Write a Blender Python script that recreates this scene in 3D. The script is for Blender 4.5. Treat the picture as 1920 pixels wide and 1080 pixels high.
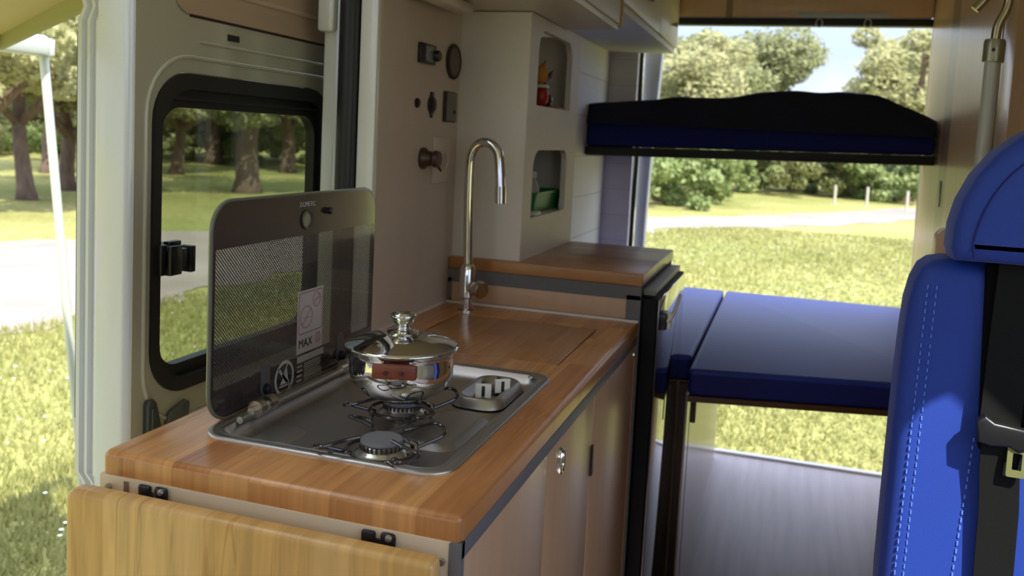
import bpy, bmesh, math, random
from mathutils import Vector, Matrix, Euler
PI = math.pi
R = math.radians
scene = bpy.context.scene
for o in list(bpy.data.objects): bpy.data.objects.remove(o)
COL = scene.collection

# ------------------------------------------------------------------ camera
cd = bpy.data.cameras.new('camera'); cam = bpy.data.objects.new('camera', cd); COL.objects.link(cam)
cam.location = (0.302, -0.8372, 1.30)
a, b, c = R(17.47), R(-4.95), R(-2.85)
Mr = Matrix.Rotation(a, 3, 'Z') @ Matrix.Rotation(b, 3, 'X') @ Matrix.Rotation(c, 3, 'Y')
base = Matrix(((1, 0, 0), (0, 0, -1), (0, 1, 0)))          # blender camera looks along -Z, ours along +Y
cam.rotation_euler = (Mr @ base).to_euler()
cd.sensor_width = 36; cd.lens = 1645.8 / 1920 * 36
cd.shift_x = 0; cd.shift_y = -139.7 / 1920
cd.clip_start = 0.05; cd.clip_end = 600
cd.dof.use_dof = True; cd.dof.focus_distance = 1.15; cd.dof.aperture_fstop = 7.0
scene.camera = cam

# ------------------------------------------------------------------ view, sky, sun
vs = scene.view_settings
scene.display_settings.display_device = 'sRGB'
vs.view_transform = 'Standard'; vs.look = 'None'; vs.gamma = 1; vs.use_curve_mapping = False
vs.exposure = 1.1
W = bpy.data.worlds.new('World'); scene.world = W; W.use_nodes = True
wn = W.node_tree.nodes; wl = W.node_tree.links
bg = wn['Background']
tc = wn.new('ShaderNodeTexCoord'); sx = wn.new('ShaderNodeSeparateXYZ'); wl.new(tc.outputs['Generated'], sx.inputs[0])
gr = wn.new('ShaderNodeValToRGB'); ge = gr.color_ramp.elements
ge[0].position = 0; ge[0].color = (.60, .66, .78, 1); ge[1].position = .9; ge[1].color = (.56, .62, .76, 1); g2 = ge.new(.16); g2.color = (.48, .60, .90, 1)
wl.new(sx.outputs[2], gr.inputs[0])
nz = wn.new('ShaderNodeTexNoise'); nz.inputs['Scale'].default_value = 3.0; nz.inputs['Detail'].default_value = 6
cr = wn.new('ShaderNodeValToRGB'); cr.color_ramp.elements[0].position = .5; cr.color_ramp.elements[1].position = .72
mx = wn.new('ShaderNodeMixRGB'); mx.inputs[2].default_value = (1.1, 1.12, 1.18, 1)
wl.new(tc.outputs['Generated'], nz.inputs['Vector']); wl.new(nz.outputs['Fac'], cr.inputs[0]); wl.new(cr.outputs[0], mx.inputs[0])
wl.new(gr.outputs[0], mx.inputs[1]); wl.new(mx.outputs[0], bg.inputs[0]); mr_ = wn.new('ShaderNodeMapRange'); mr_.inputs[1].default_value = .05; mr_.inputs[2].default_value = .7; mr_.inputs[3].default_value = .62; mr_.inputs[4].default_value = 2.0
wl.new(sx.outputs[2], mr_.inputs[0]); wl.new(mr_.outputs[0], bg.inputs[1])
sd = bpy.data.lights.new('sun', 'SUN'); sun = bpy.data.objects.new('sun', sd); COL.objects.link(sun)
sd.energy = 4.4; sd.angle = R(0.6); sd.color = (1.0, .95, .84)
SUN = Vector((-.45, .50, -.74)).normalized()
sun.rotation_euler = SUN.to_track_quat('-Z', 'Y').to_euler(); sun.location = (3, -3, 6)

# ------------------------------------------------------------------ materials
def mat(name, col, rough=.5, metal=0, spec=.5, coat=0, bump=None, var=0, vscale=8, stretch=(1, 1, 1), emit=None, sheen=0):
    m = bpy.data.materials.new(name); m.use_nodes = True
    n = m.node_tree.nodes; l = m.node_tree.links; p = n['Principled BSDF']
    p.inputs['Base Color'].default_value = (*col, 1); p.inputs['Roughness'].default_value = rough
    p.inputs['Metallic'].default_value = metal; p.inputs['Specular IOR Level'].default_value = spec
    p.inputs['Coat Weight'].default_value = coat; p.inputs['Coat Roughness'].default_value = .08
    if sheen: p.inputs['Sheen Weight'].default_value = sheen; p.inputs['Sheen Roughness'].default_value = .4
    if var or bump:
        t = n.new('ShaderNodeTexCoord'); mp = n.new('ShaderNodeMapping'); mp.inputs['Scale'].default_value = stretch
        no = n.new('ShaderNodeTexNoise'); no.inputs['Scale'].default_value = vscale; no.inputs['Detail'].default_value = 5
        l.new(t.outputs['Object'], mp.inputs[0]); l.new(mp.outputs[0], no.inputs['Vector'])
        if var:
            mr = n.new('ShaderNodeMapRange'); mr.inputs[1].default_value = .25; mr.inputs[2].default_value = .75
            mr.inputs[3].default_value = 1 - var; mr.inputs[4].default_value = 1 + var
            mm = n.new('ShaderNodeMixRGB'); mm.blend_type = 'MULTIPLY'; mm.inputs[0].default_value = 1; mm.inputs[1].default_value = (*col, 1)
            l.new(no.outputs['Fac'], mr.inputs[0]); l.new(mr.outputs[0], mm.inputs[2]); l.new(mm.outputs[0], p.inputs['Base Color'])
        if bump:
            bp = n.new('ShaderNodeBump'); bp.inputs['Strength'].default_value = bump[0]; bp.inputs['Distance'].default_value = bump[1]
            nb = n.new('ShaderNodeTexNoise'); nb.inputs['Scale'].default_value = bump[2]; nb.inputs['Detail'].default_value = 3
            l.new(mp.outputs[0], nb.inputs['Vector']); l.new(nb.outputs['Fac'], bp.inputs['Height']); l.new(bp.outputs[0], p.inputs['Normal'])
    return m

def wood_mat(name, axes, c1, c2, rough=.32, brick=(.34, .052), coat=.25):
    """butcher block: axes = (stave-length axis, stave-width axis) as indices of object xyz"""
    m = bpy.data.materials.new(name); m.use_nodes = True
    n = m.node_tree.nodes; l = m.node_tree.links; p = n['Principled BSDF']
    t = n.new('ShaderNodeTexCoord'); sp = n.new('ShaderNodeSeparateXYZ'); cb = n.new('ShaderNodeCombineXYZ')
    l.new(t.outputs['Object'], sp.inputs[0]); l.new(sp.outputs[axes[0]], cb.inputs[0]); l.new(sp.outputs[axes[1]], cb.inputs[1])
    br = n.new('ShaderNodeTexBrick'); br.inputs['Scale'].default_value = 1; br.inputs['Mortar Size'].default_value = 0.0006
    br.inputs['Brick Width'].default_value = brick[0]; br.inputs['Row Height'].default_value = brick[1]; br.offset = .37; br.offset_frequency = 2
    br.inputs['Color1'].default_value = (0, 0, 0, 1); br.inputs['Color2'].default_value = (1, 1, 1, 1); br.inputs['Mortar'].default_value = (.25, .25, .25, 1)
    l.new(cb.outputs[0], br.inputs['Vector'])
    mp = n.new('ShaderNodeMapping'); mp.inputs['Scale'].default_value = (3, 45, 1); l.new(cb.outputs[0], mp.inputs[0])
    # offset the grain per stave
    ad = n.new('ShaderNodeVectorMath'); ad.operation = 'ADD'; sc = n.new('ShaderNodeVectorMath'); sc.operation = 'SCALE'; sc.inputs['Scale'].default_value = 7
    l.new(br.outputs['Color'], sc.inputs[0]); l.new(mp.outputs[0], ad.inputs[0]); l.new(sc.outputs[0], ad.inputs[1])
    no = n.new('ShaderNodeTexNoise'); no.inputs['Scale'].default_value = 1.6; no.inputs['Detail'].default_value = 6; no.inputs['Distortion'].default_value = .8
    l.new(ad.outputs[0], no.inputs['Vector'])
    r1 = n.new('ShaderNodeMixRGB'); r1.inputs[1].default_value = (*c1, 1); r1.inputs[2].default_value = (*c2, 1); l.new(br.outputs['Color'], r1.inputs[0])
    mr = n.new('ShaderNodeMapRange'); mr.inputs[1].default_value = .3; mr.inputs[2].default_value = .7; mr.inputs[3].default_value = .82; mr.inputs[4].default_value = 1.14
    l.new(no.outputs['Fac'], mr.inputs[0])
    # occasional dark streak
    n2 = n.new('ShaderNodeTexNoise'); n2.inputs['Scale'].default_value = .8; n2.inputs['Detail'].default_value = 2; n2.inputs['Distortion'].default_value = 1.2
    l.new(ad.outputs[0], n2.inputs['Vector'])
    r2 = n.new('ShaderNodeValToRGB'); e = r2.color_ramp.elements; e[0].position = .60; e[0].color = (1, 1, 1, 1); e[1].position = .66; e[1].color = (.72, .62, .5, 1)
    e3 = e.new(.72); e3.color = (1, 1, 1, 1); l.new(n2.outputs['Fac'], r2.inputs[0])
    mm = n.new('ShaderNodeMixRGB'); mm.blend_type = 'MULTIPLY'; mm.inputs[0].default_value = 1; l.new(r1.outputs[0], mm.inputs[1]); l.new(mr.outputs[0], mm.inputs[2])
    m2 = n.new('ShaderNodeMixRGB'); m2.blend_type = 'MULTIPLY'; m2.inputs[0].default_value = .8; l.new(mm.outputs[0], m2.inputs[1]); l.new(r2.outputs[0], m2.inputs[2])
    l.new(m2.outputs[0], p.inputs['Base Color']); p.inputs['Roughness'].default_value = rough
    p.inputs['Coat Weight'].default_value = coat; p.inputs['Coat Roughness'].default_value = .22
    return m

def glass_mat(name, tint=(1, 1, 1), gloss=.12, rough=0.0, dots=None):
    m = bpy.data.materials.new(name); m.use_nodes = True
    n = m.node_tree.nodes; l = m.node_tree.links; n.clear()
    out = n.new('ShaderNodeOutputMaterial'); tr = n.new('ShaderNodeBsdfTransparent'); tr.inputs[0].default_value = (*tint, 1)
    gl = n.new('ShaderNodeBsdfGlossy'); gl.inputs['Roughness'].default_value = rough; gl.inputs[0].default_value = (1, 1, 1, 1)
    lw = n.new('ShaderNodeLayerWeight'); lw.inputs[0].default_value = .5; pw = n.new('ShaderNodeMath'); pw.operation = 'POWER'; pw.inputs[1].default_value = 4.5
    fr = n.new('ShaderNodeMath'); fr.operation = 'MULTIPLY_ADD'; fr.inputs[1].default_value = .8; fr.inputs[2].default_value = gloss * .35; l.new(lw.outputs['Facing'], pw.inputs[0]); l.new(pw.outputs[0], fr.inputs[0]); mx = n.new('ShaderNodeMixShader')
    l.new(fr.outputs[0], mx.inputs[0]); l.new(tr.outputs[0], mx.inputs[1]); l.new(gl.outputs[0], mx.inputs[2])
    if dots:
        pr = n.new('ShaderNodeBsdfPrincipled'); pr.inputs['Base Color'].default_value = (*dots, 1); pr.inputs['Roughness'].default_value = .12
        t = n.new('ShaderNodeTexCoord'); mp = n.new('ShaderNodeMapping'); mp.inputs['Scale'].default_value = (1, 250, 250)
        mp.inputs['Rotation'].default_value = (R(45), 0, 0)
        ch = n.new('ShaderNodeTexVoronoi'); ch.feature = 'F1'; ch.inputs['Randomness'].default_value = 0; ch.inputs['Scale'].default_value = 1
        l.new(t.outputs['Object'], mp.inputs[0]); l.new(mp.outputs[0], ch.inputs['Vector'])
        ra = n.new('ShaderNodeMath'); ra.operation = 'LESS_THAN'; ra.inputs[1].default_value = .46
        l.new(ch.outputs['Distance'], ra.inputs[0])
        m2 = n.new('ShaderNodeMixShader'); l.new(ra.outputs[0], m2.inputs[0]); l.new(pr.outputs[0], m2.inputs[1]); l.new(mx.outputs[0], m2.inputs[2])
        l.new(m2.outputs[0], out.inputs[0])
    else: l.new(mx.outputs[0], out.inputs[0])
    return m

def plank_mat(name, c1, c2, axis, pitch, rough=.35, line=(.5, .5, .5), coat=.3):
    """boards with a fine groove across one axis, grain along z"""
    m = bpy.data.materials.new(name); m.use_nodes = True
    n = m.node_tree.nodes; l = m.node_tree.links; p = n['Principled BSDF']
    t = n.new('ShaderNodeTexCoord'); sp = n.new('ShaderNodeSeparateXYZ'); l.new(t.outputs['Object'], sp.inputs[0])
    dv = n.new('ShaderNodeMath'); dv.operation = 'DIVIDE'; dv.inputs[1].default_value = pitch; l.new(sp.outputs[axis], dv.inputs[0])
    fr = n.new('ShaderNodeMath'); fr.operation = 'FRACT'; l.new(dv.outputs[0], fr.inputs[0])
    lt = n.new('ShaderNodeMath'); lt.operation = 'LESS_THAN'; lt.inputs[1].default_value = .03; l.new(fr.outputs[0], lt.inputs[0])
    mp = n.new('ShaderNodeMapping'); mp.inputs['Scale'].default_value = (22, 22, 1.2) if axis != 2 else (1.2, 1.2, 22); l.new(t.outputs['Object'], mp.inputs[0])
    no = n.new('ShaderNodeTexNoise'); no.inputs['Scale'].default_value = 1.3; no.inputs['Detail'].default_value = 5; l.new(mp.outputs[0], no.inputs['Vector'])
    r1 = n.new('ShaderNodeMixRGB'); r1.inputs[1].default_value = (*c1, 1); r1.inputs[2].default_value = (*c2, 1); l.new(no.outputs['Fac'], r1.inputs[0])
    r2 = n.new('ShaderNodeMixRGB'); r2.blend_type = 'MULTIPLY'; r2.inputs[2].default_value = (*line, 1); l.new(lt.outputs[0], r2.inputs[0]); l.new(r1.outputs[0], r2.inputs[1])
    l.new(r2.outputs[0], p.inputs['Base Color']); p.inputs['Roughness'].default_value = rough; p.inputs['Coat Weight'].default_value = coat; p.inputs['Coat Roughness'].default_value = .15
    return m

M = {}
WC1, WC2 = (.48, .19, .058), (.66, .315, .105)
M['top'] = wood_mat('worktop beech block', (1, 0), WC1, WC2, rough=.3)
M['top_x'] = wood_mat('worktop beech block crosswise', (0, 1), (.36, .15, .045), (.50, .24, .085))
M['top_lid'] = wood_mat('sink board beech block', (1, 0), (.40, .17, .052), (.52, .25, .09), rough=.3)
M['flap'] = wood_mat('flap beech block', (2, 0), (.66, .37, .11), (.80, .50, .19), rough=.4, brick=(.3, .045))
M['lam'] = mat('beech laminate', (.58, .365, .215), .34, var=.07, vscale=2.5, stretch=(12, 12, 1), coat=.1)
M['lam_pale'] = mat('pale beech laminate', (.70, .56, .38), .42, var=.06, vscale=2.5, stretch=(1, 12, 12))
M['greytrim'] = mat('grey edge profile', (.16, .15, .15), .45, spec=.3)
M['gap'] = mat('gap shade and dark rims', (.03, .02, .015), .7)  # near black; strips of it put gap shade into colour, rims are really dark
M['white'] = mat('white painted board', (.76, .70, .60), .55, var=.04, vscale=3, bump=(.05, .002, 60))
M['whitewall'] = mat('cream wall board', (.60, .495, .40), .5, var=.05, vscale=2.5, stretch=(4, 4, 1))
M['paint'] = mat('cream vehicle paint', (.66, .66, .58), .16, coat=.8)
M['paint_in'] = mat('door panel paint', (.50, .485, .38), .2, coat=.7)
M['rubber'] = mat('black rubber seal', (.012, .012, .013), .42)
M['black'] = mat('black plastic', (.012, .012, .014), .3)
M['blackgloss'] = mat('glossy black door', (.006, .006, .008), .04, spec=.9, coat=1)
M['blackmatt'] = mat('matt black metal', (.005, .005, .006), .6, spec=.2)
M['steel'] = mat('brushed stainless steel', (.52, .495, .465), .38, metal=1, bump=(.06, .001, 90), stretch=(1, 12, 1))
M['chrome'] = mat('polished chrome', (.74, .73, .72), .05, metal=1)
M['nickel'] = mat('satin nickel', (.62, .58, .52), .2, metal=1)
M['burner'] = mat('grey burner cap', (.17, .17, .18), .55)
M['alu'] = mat('cast aluminium burner ring', (.62, .60, .56), .28, metal=1)
M['grate'] = mat('dark enamel wire', (.025, .018, .018), .2, coat=.6)
M['potwood'] = mat('reddish wooden grip', (.22, .055, .03), .4, var=.25, vscale=30, stretch=(1, 1, 4))
M['print'] = mat('grey glass print', (.11, .10, .10), .5)
M['cream'] = mat('cream plastic', (.80, .76, .66), .4)
M['lidglass'] = mat('dark printed glass', (.042, .030, .030), .10, spec=.7, coat=.5)
M['lidmesh'] = glass_mat('dot printed glass', (.82, .82, .80), dots=(.10, .09, .085))
M['stickerpink'] = mat('pale label', (.56, .49, .47), .5)
M['stickergrey'] = mat('grey warning print', (.48, .47, .46), .5)
M['dark'] = mat('dark ink', (.03, .02, .02), .6)
M['pinkink'] = mat('faded red ink', (.36, .17, .18), .6)
M['winglass'] = glass_mat('tinted window glass', (.60, .63, .57))
M['wall_ply'] = mat('pale veneer door trim', (.52, .38, .27), .35, var=.1, vscale=2, stretch=(1, 2, 14), coat=.3)
M['blue'] = mat('blue woven upholstery', (.009, .042, .31), .62, bump=(.25, .001, 900), sheen=.12)
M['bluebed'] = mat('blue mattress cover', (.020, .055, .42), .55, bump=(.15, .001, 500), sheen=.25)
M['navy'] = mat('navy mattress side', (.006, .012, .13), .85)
M['blanket'] = mat('dark navy blanket', (.004, .005, .018), .8, sheen=.1)
M['strap'] = mat('black seat belt webbing', (.006, .006, .006), .75, spec=.2, bump=(.3, .0005, 700))
M['thread'] = mat('light blue thread', (.10, .20, .65), .6)
M['tongue'] = mat('olive buckle tongue', (.28, .30, .12), .35, metal=.5)
M['floor'] = mat('grey wood vinyl', (.38, .33, .345), .5, var=.16, vscale=3, stretch=(9, .6, 1))
M['brown'] = mat('dark brown post', (.045, .020, .012), .4)
M['brownboard'] = mat('brown bed board', (.13, .06, .025), .45)
M['beam'] = plank_mat('honey pine beam', (.74, .45, .24), (.84, .56, .34), 0, .9)
M['panel'] = plank_mat('beech wardrobe laminate', (.66, .42, .20), (.78, .54, .29), 1, 5.0, rough=.33, coat=.3)
M['ribs'] = plank_mat('ribbed beech tambour', (.52, .31, .14), (.64, .41, .21), 1, 5.0, rough=.35)
M['planks'] = plank_mat('white washed planks', (.76, .71, .60), (.84, .80, .70), 2, .155, rough=.6, line=(.72, .68, .62), coat=0)
M['plankspink'] = plank_mat('greyish column planks', (.68, .62, .65), (.78, .72, .75), 2, .11, rough=.6, line=(.82, .76, .78), coat=0)
M['cupwhite'] = mat('cupboard laminate', (.66, .58, .47), .4, coat=.1)
M['soffit'] = mat('grey white ceiling lining', (.76, .76, .73), .6)
M['fabric'] = mat('beige awning canvas', (.62, .50, .26), .8)
M['alupole'] = mat('pale aluminium', (.60, .63, .60), .35, metal=.3)
M['silver'] = mat('dull silver metal', (.42, .41, .38), .35, metal=.8)
M['green'] = mat('green plastic crate', (.01, .22, .045), .45)
M['clear'] = glass_mat('clear plastic', (.85, .86, .82))
M['red'] = mat('red painted wood', (.42, .02, .015), .4)
M['orange'] = mat('orange yellow felt', (.55, .25, .04), .8)
M['brownknob'] = mat('dark brown turned wood', (.07, .030, .018), .3)
M['gold'] = mat('brass vent', (.15, .125, .09), .35, metal=.5)
M['led'] = mat('display grey', (.20, .21, .23), .25)

def leaf_mat(name, c1, c2):
    m = bpy.data.materials.new(name); m.use_nodes = True
    n = m.node_tree.nodes; l = m.node_tree.links; p = n['Principled BSDF']
    t = n.new('ShaderNodeTexCoord'); no = n.new('ShaderNodeTexNoise'); no.inputs['Scale'].default_value = 1.1; no.inputs['Detail'].default_value = 4
    l.new(t.outputs['Object'], no.inputs['Vector'])
    r = n.new('ShaderNodeMixRGB'); r.inputs[1].default_value = (*c1, 1); r.inputs[2].default_value = (*c2, 1); l.new(no.outputs['Fac'], r.inputs[0])
    l.new(r.outputs[0], p.inputs['Base Color']); p.inputs['Roughness'].default_value = .6
    out = n['Material Output']; tl = n.new('ShaderNodeBsdfTranslucent'); mx = n.new('ShaderNodeMixShader'); mx.inputs[0].default_value = .35
    l.new(r.outputs[0], tl.inputs[0]); l.new(p.outputs[0], mx.inputs[1]); l.new(tl.outputs[0], mx.inputs[2]); l.new(mx.outputs[0], out.inputs[0])
    return m
M['leaf1'] = leaf_mat('oak leaves', (.15, .17, .06), (.31, .32, .15))
M['leaf2'] = leaf_mat('yellow green leaves', (.25, .26, .10), (.46, .44, .23))
M['leaf3'] = leaf_mat('bush leaves', (.16, .23, .07), (.32, .37, .15))
M['bark'] = mat('grey brown bark', (.15, .10, .075), .9, var=.4, vscale=3, stretch=(3, 3, 1), bump=(.8, .03, 12))
M['grassblade'] = leaf_mat('grass blades', (.22, .24, .065), (.35, .33, .125))
M['petal'] = mat('white petals', (.8, .8, .75), .7)
M['post'] = mat('pale weathered post', (.40, .38, .32), .8)

def ground_mat():
    m = bpy.data.materials.new('meadow ground'); m.use_nodes = True
    n = m.node_tree.nodes; l = m.node_tree.links; p = n['Principled BSDF']
    t = n.new('ShaderNodeTexCoord')
    a = n.new('ShaderNodeTexNoise'); a.inputs['Scale'].default_value = .35; a.inputs['Detail'].default_value = 8; l.new(t.outputs['Object'], a.inputs['Vector'])
    b_ = n.new('ShaderNodeTexNoise'); b_.inputs['Scale'].default_value = 9; b_.inputs['Detail'].default_value = 6; l.new(t.outputs['Object'], b_.inputs['Vector'])
    r = n.new('ShaderNodeValToRGB'); e = r.color_ramp.elements; e[0].position = .35; e[0].color = (.21, .225, .070, 1); e[1].position = .68; e[1].color = (.34, .31, .12, 1)
    l.new(a.outputs['Fac'], r.inputs[0])
    r2 = n.new('ShaderNodeMapRange'); r2.inputs[1].default_value = .3; r2.inputs[2].default_value = .7; r2.inputs[3].default_value = .72; r2.inputs[4].default_value = 1.2
    l.new(b_.outputs['Fac'], r2.inputs[0]); mm = n.new('ShaderNodeMixRGB'); mm.blend_type = 'MULTIPLY'; mm.inputs[0].default_value = 1
    l.new(r.outputs[0], mm.inputs[1]); l.new(r2.outputs[0], mm.inputs[2]); l.new(mm.outputs[0], p.inputs['Base Color']); p.inputs['Roughness'].default_value = .9
    p.inputs['Specular IOR Level'].default_value = .1
    return m
M['ground'] = ground_mat()
M['track'] = mat('sandy track', (.255, .21, .185), .95, var=.18, vscale=1.2)

# ------------------------------------------------------------------ mesh helpers
def box(bm, x0, x1, y0, y1, z0, z1, r=0, seg=2):
    t = bmesh.new(); bmesh.ops.create_cube(t, size=1)
    for v in t.verts: v.co = Vector(((x0 + x1) / 2 + v.co.x * (x1 - x0), (y0 + y1) / 2 + v.co.y * (y1 - y0), (z0 + z1) / 2 + v.co.z * (z1 - z0)))
    if r: bmesh.ops.bevel(t, geom=t.edges[:], offset=r, segments=seg, affect='EDGES', profile=.5)
    merge(bm, t)
def merge(bm, t):
    me = bpy.data.meshes.new('tmp'); t.to_mesh(me); t.free(); bm.from_mesh(me); bpy.data.meshes.remove(me)
def B(*a, **k):
    bm = bmesh.new(); box(bm, *a, **k); return bm
def prism(bm, pts, axis, lo, hi, r=0, seg=2):
    """pts: 2D outline in the other two axes (in xyz order), extruded along axis"""
    t = bmesh.new(); vs = []
    for p in pts:
        q = [p[0], p[1]]; q.insert(axis, lo); vs.append(t.verts.new(q))
    f = t.faces.new(vs); e = bmesh.ops.extrude_face_region(t, geom=[f])
    d = [0, 0, 0]; d[axis] = hi - lo
    bmesh.ops.translate(t, verts=[v for v in e['geom'] if isinstance(v, bmesh.types.BMVert)], vec=d)
    bmesh.ops.recalc_face_normals(t, faces=t.faces[:])
    if r:
        caps = [f for f in t.faces if len(f.verts) == len(pts)]
        ed = list({e for f in caps for e in f.edges}); bmesh.ops.bevel(t, geom=ed, offset=r, segments=seg, affect='EDGES', profile=.5)
    merge(bm, t)
def rrect(x0, x1, y0, y1, r, n=6):
    """rounded rectangle; r single or 4 radii (x1y1, x0y1, x0y0, x1y0)"""
    rs = r if isinstance(r, (list, tuple)) else [r] * 4
    out = []
    for (cx, cy, sx, sy, a0), q in zip(((x1, y1, -1, -1, 0), (x0, y1, 1, -1, 90), (x0, y0, 1, 1, 180), (x1, y0, -1, 1, 270)), rs):
        if q <= 0: out.append((cx, cy)); continue
        for i in range(n + 1):
            t = R(a0 + 90 * i / n); out.append((cx + sx * q + q * math.cos(t), cy + sy * q + q * math.sin(t)))
    return out
def ring(bm, outer, inner, axis, lo, hi):
    """frame between two outlines with equal point count"""
    n = len(outer); V = []
    for pts, h in ((outer, lo), (outer, hi), (inner, hi), (inner, lo)):
        L = []
        for p in pts:
            q = [p[0], p[1]]; q.insert(axis, h); L.append(bm.verts.new(q))
        V.append(L)
    for k in range(4):
        A, C = V[k], V[(k + 1) % 4]
        for i in range(n):
            bm.faces.new((A[i], A[(i + 1) % n], C[(i + 1) % n], C[i]))
    bmesh.ops.recalc_face_normals(bm, faces=bm.faces[:])
def smoothpath(P, sub=8, closed=False):
    P = [Vector(p) for p in P]; n = len(P); out = []
    rng = range(n) if closed else range(n - 1)
    for i in rng:
        p0 = P[i - 1] if (i > 0 or closed) else P[i]; p1 = P[i]; p2 = P[(i + 1) % n]; p3 = P[(i + 2) % n] if (i + 2 < n or closed) else p2
        for s in range(sub):
            t = s / sub
            out.append(.5 * ((2 * p1) + (p2 - p0) * t + (2 * p0 - 5 * p1 + 4 * p2 - p3) * t * t + (3 * p1 - p0 - 3 * p2 + p3) * t ** 3))
    if not closed: out.append(P[-1])
    return out
def tube(bm, P, r, n=10, closed=False, cap=True):
    P = [Vector(p) for p in P]; m = len(P); rs = r if isinstance(r, (list, tuple)) else [r] * m
    rings = []; up = None
    for i in range(m):
        if closed: d = P[(i + 1) % m] - P[i - 1]
        else: d = P[min(i + 1, m - 1)] - P[max(i - 1, 0)]
        d.normalize()
        if up is None: up = d.orthogonal().normalized()
        else:
            up = (up - d * up.dot(d))
            if up.length < 1e-6: up = d.orthogonal()
            up.normalize()
        s = d.cross(up)
        rings.append([bm.verts.new(P[i] + (up * math.cos(2 * PI * k / n) + s * math.sin(2 * PI * k / n)) * rs[i]) for k in range(n)])
    for i in range(m if closed else m - 1):
        A, C = rings[i], rings[(i + 1) % m]
        for k in range(n): bm.faces.new((A[k], A[(k + 1) % n], C[(k + 1) % n], C[k]))
    if cap and not closed:
        bm.faces.new(rings[0][::-1]); bm.faces.new(rings[-1])
def lathe(bm, prof, c=(0, 0, 0), axis='z', n=40):
    """prof: (radius, height) list"""
    c = Vector(c); rings = []
    for r_, h in prof:
        L = []
        for k in range(n if r_ > 1e-7 else 1):
            t = 2 * PI * k / n; x, y = r_ * math.cos(t), r_ * math.sin(t)
            L.append(bm.verts.new(c + Vector({'z': (x, y, h), 'x': (h, x, y), 'y': (y, h, x)}[axis])))
        rings.append(L)
    for A, C in zip(rings, rings[1:]):
        if len(A) == 1 and len(C) == 1: continue
        for k in range(n):
            k2 = (k + 1) % n
            if len(A) == 1: bm.faces.new((A[0], C[k2], C[k]))
            elif len(C) == 1: bm.faces.new((A[k], A[k2], C[0]))
            else: bm.faces.new((A[k], A[k2], C[k2], C[k]))
def ribbon(bm, P, side, w, th):
    """strap along P, half width along side, thickness th"""
    side = Vector(side).normalized(); P = [Vector(p) for p in P]; rr = []
    for i, p in enumerate(P):
        d = (P[min(i + 1, len(P) - 1)] - P[max(i - 1, 0)]).normalized(); s = (side - d * side.dot(d)).normalized(); nn = d.cross(s)
        rr.append([bm.verts.new(p + s * w / 2 * a_ + nn * th / 2 * b_) for a_, b_ in ((-1, -1), (1, -1), (1, 1), (-1, 1))])
    for A, C in zip(rr, rr[1:]):
        for k in range(4): bm.faces.new((A[k], A[(k + 1) % 4], C[(k + 1) % 4], C[k]))
    bm.faces.new(rr[0][::-1]); bm.faces.new(rr[-1])
def obj(name, bm, m, parent=None, smooth=40):
    bmesh.ops.recalc_face_normals(bm, faces=bm.faces[:])
    me = bpy.data.meshes.new(name); o = bpy.data.objects.new(name, me); COL.objects.link(o)
    if parent is not None:
        off = Vector((0, 0, 0)); q = parent
        while q is not None: off += q.location; q = q.parent
        bmesh.ops.translate(bm, verts=bm.verts[:], vec=-off); o.parent = parent
    bm.to_mesh(me); bm.free(); me.materials.append(m if not isinstance(m, str) else M[m])
    if smooth:
        me.polygons.foreach_set('use_smooth', [True] * len(me.polygons)); me.set_sharp_from_angle(angle=R(smooth))
    return o
def thing(name, label, cat, loc=(0, 0, 0), group=None):
    o = bpy.data.objects.new(name, None); COL.objects.link(o); o.location = loc; o.empty_display_size = .05
    o['label'] = label; o['category'] = cat
    if group: o['group'] = group
    return o
def tag(o, label, cat, group=None, kind=None):
    o['label'] = label; o['category'] = cat
    if group: o['group'] = group
    if kind: o['kind'] = kind
    return o
def struct(name, bm, m, label=None, smooth=40):
    o = obj(name, bm, m, smooth=smooth); o['kind'] = 'structure'
    if label: o['label'] = label
    return o
def text_bm(s, size, origin, ux, uz, th=.0003):
    """text mesh standing in the plane spanned by ux (reading direction) and uz (up)"""
    cu = bpy.data.curves.new('t', 'FONT'); cu.body = s; cu.size = size; cu.extrude = th; cu.align_x = 'CENTER'
    o = bpy.data.objects.new('t', cu); COL.objects.link(o); dg = bpy.context.evaluated_depsgraph_get(); dg.update()
    me = bpy.data.meshes.new_from_object(o.evaluated_get(dg)); bm = bmesh.new(); bm.from_mesh(me)
    bpy.data.objects.remove(o); bpy.data.curves.remove(cu); bpy.data.meshes.remove(me)
    ux = Vector(ux); uz = Vector(uz); un = ux.cross(uz)
    for v in bm.verts: v.co = Vector(origin) + ux * v.co.x + uz * v.co.y + un * v.co.z
    return bm

XW = -.466       # kitchen wall plane
XR = .78         # wardrobe panel plane
YE = 2.93        # rear door opening
ZT = .90         # worktop
GZ = -.60        # ground outside

# ================================================================== THE VAN SHELL
struct('floor', B(-.62, .96, -2.4, YE, -.04, 0), 'floor')
struct('trim_1', B(-.40, .82, YE, YE + .035, -.045, .012, r=.006), mat('white door sill', (.75, .75, .74), .35), 'white sill strip at the rear door opening')
struct('ceiling', B(-.60, .96, -2.1, YE, 1.96, 2.02), 'soffit')
# left wall from the sliding door pillar to the rear
struct('wall_left', B(XW - .03, XW, .716, 1.64, 0, 1.96), 'whitewall')
struct('wall_left_rear', B(XW - .03, XW, 1.64, YE - .01, 0, 1.96), 'planks')
# roof skin edge and body side beyond
struct('wall_body', B(-.60, XW - .032, .76, YE, -.2, 2.0), 'paint')
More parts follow.
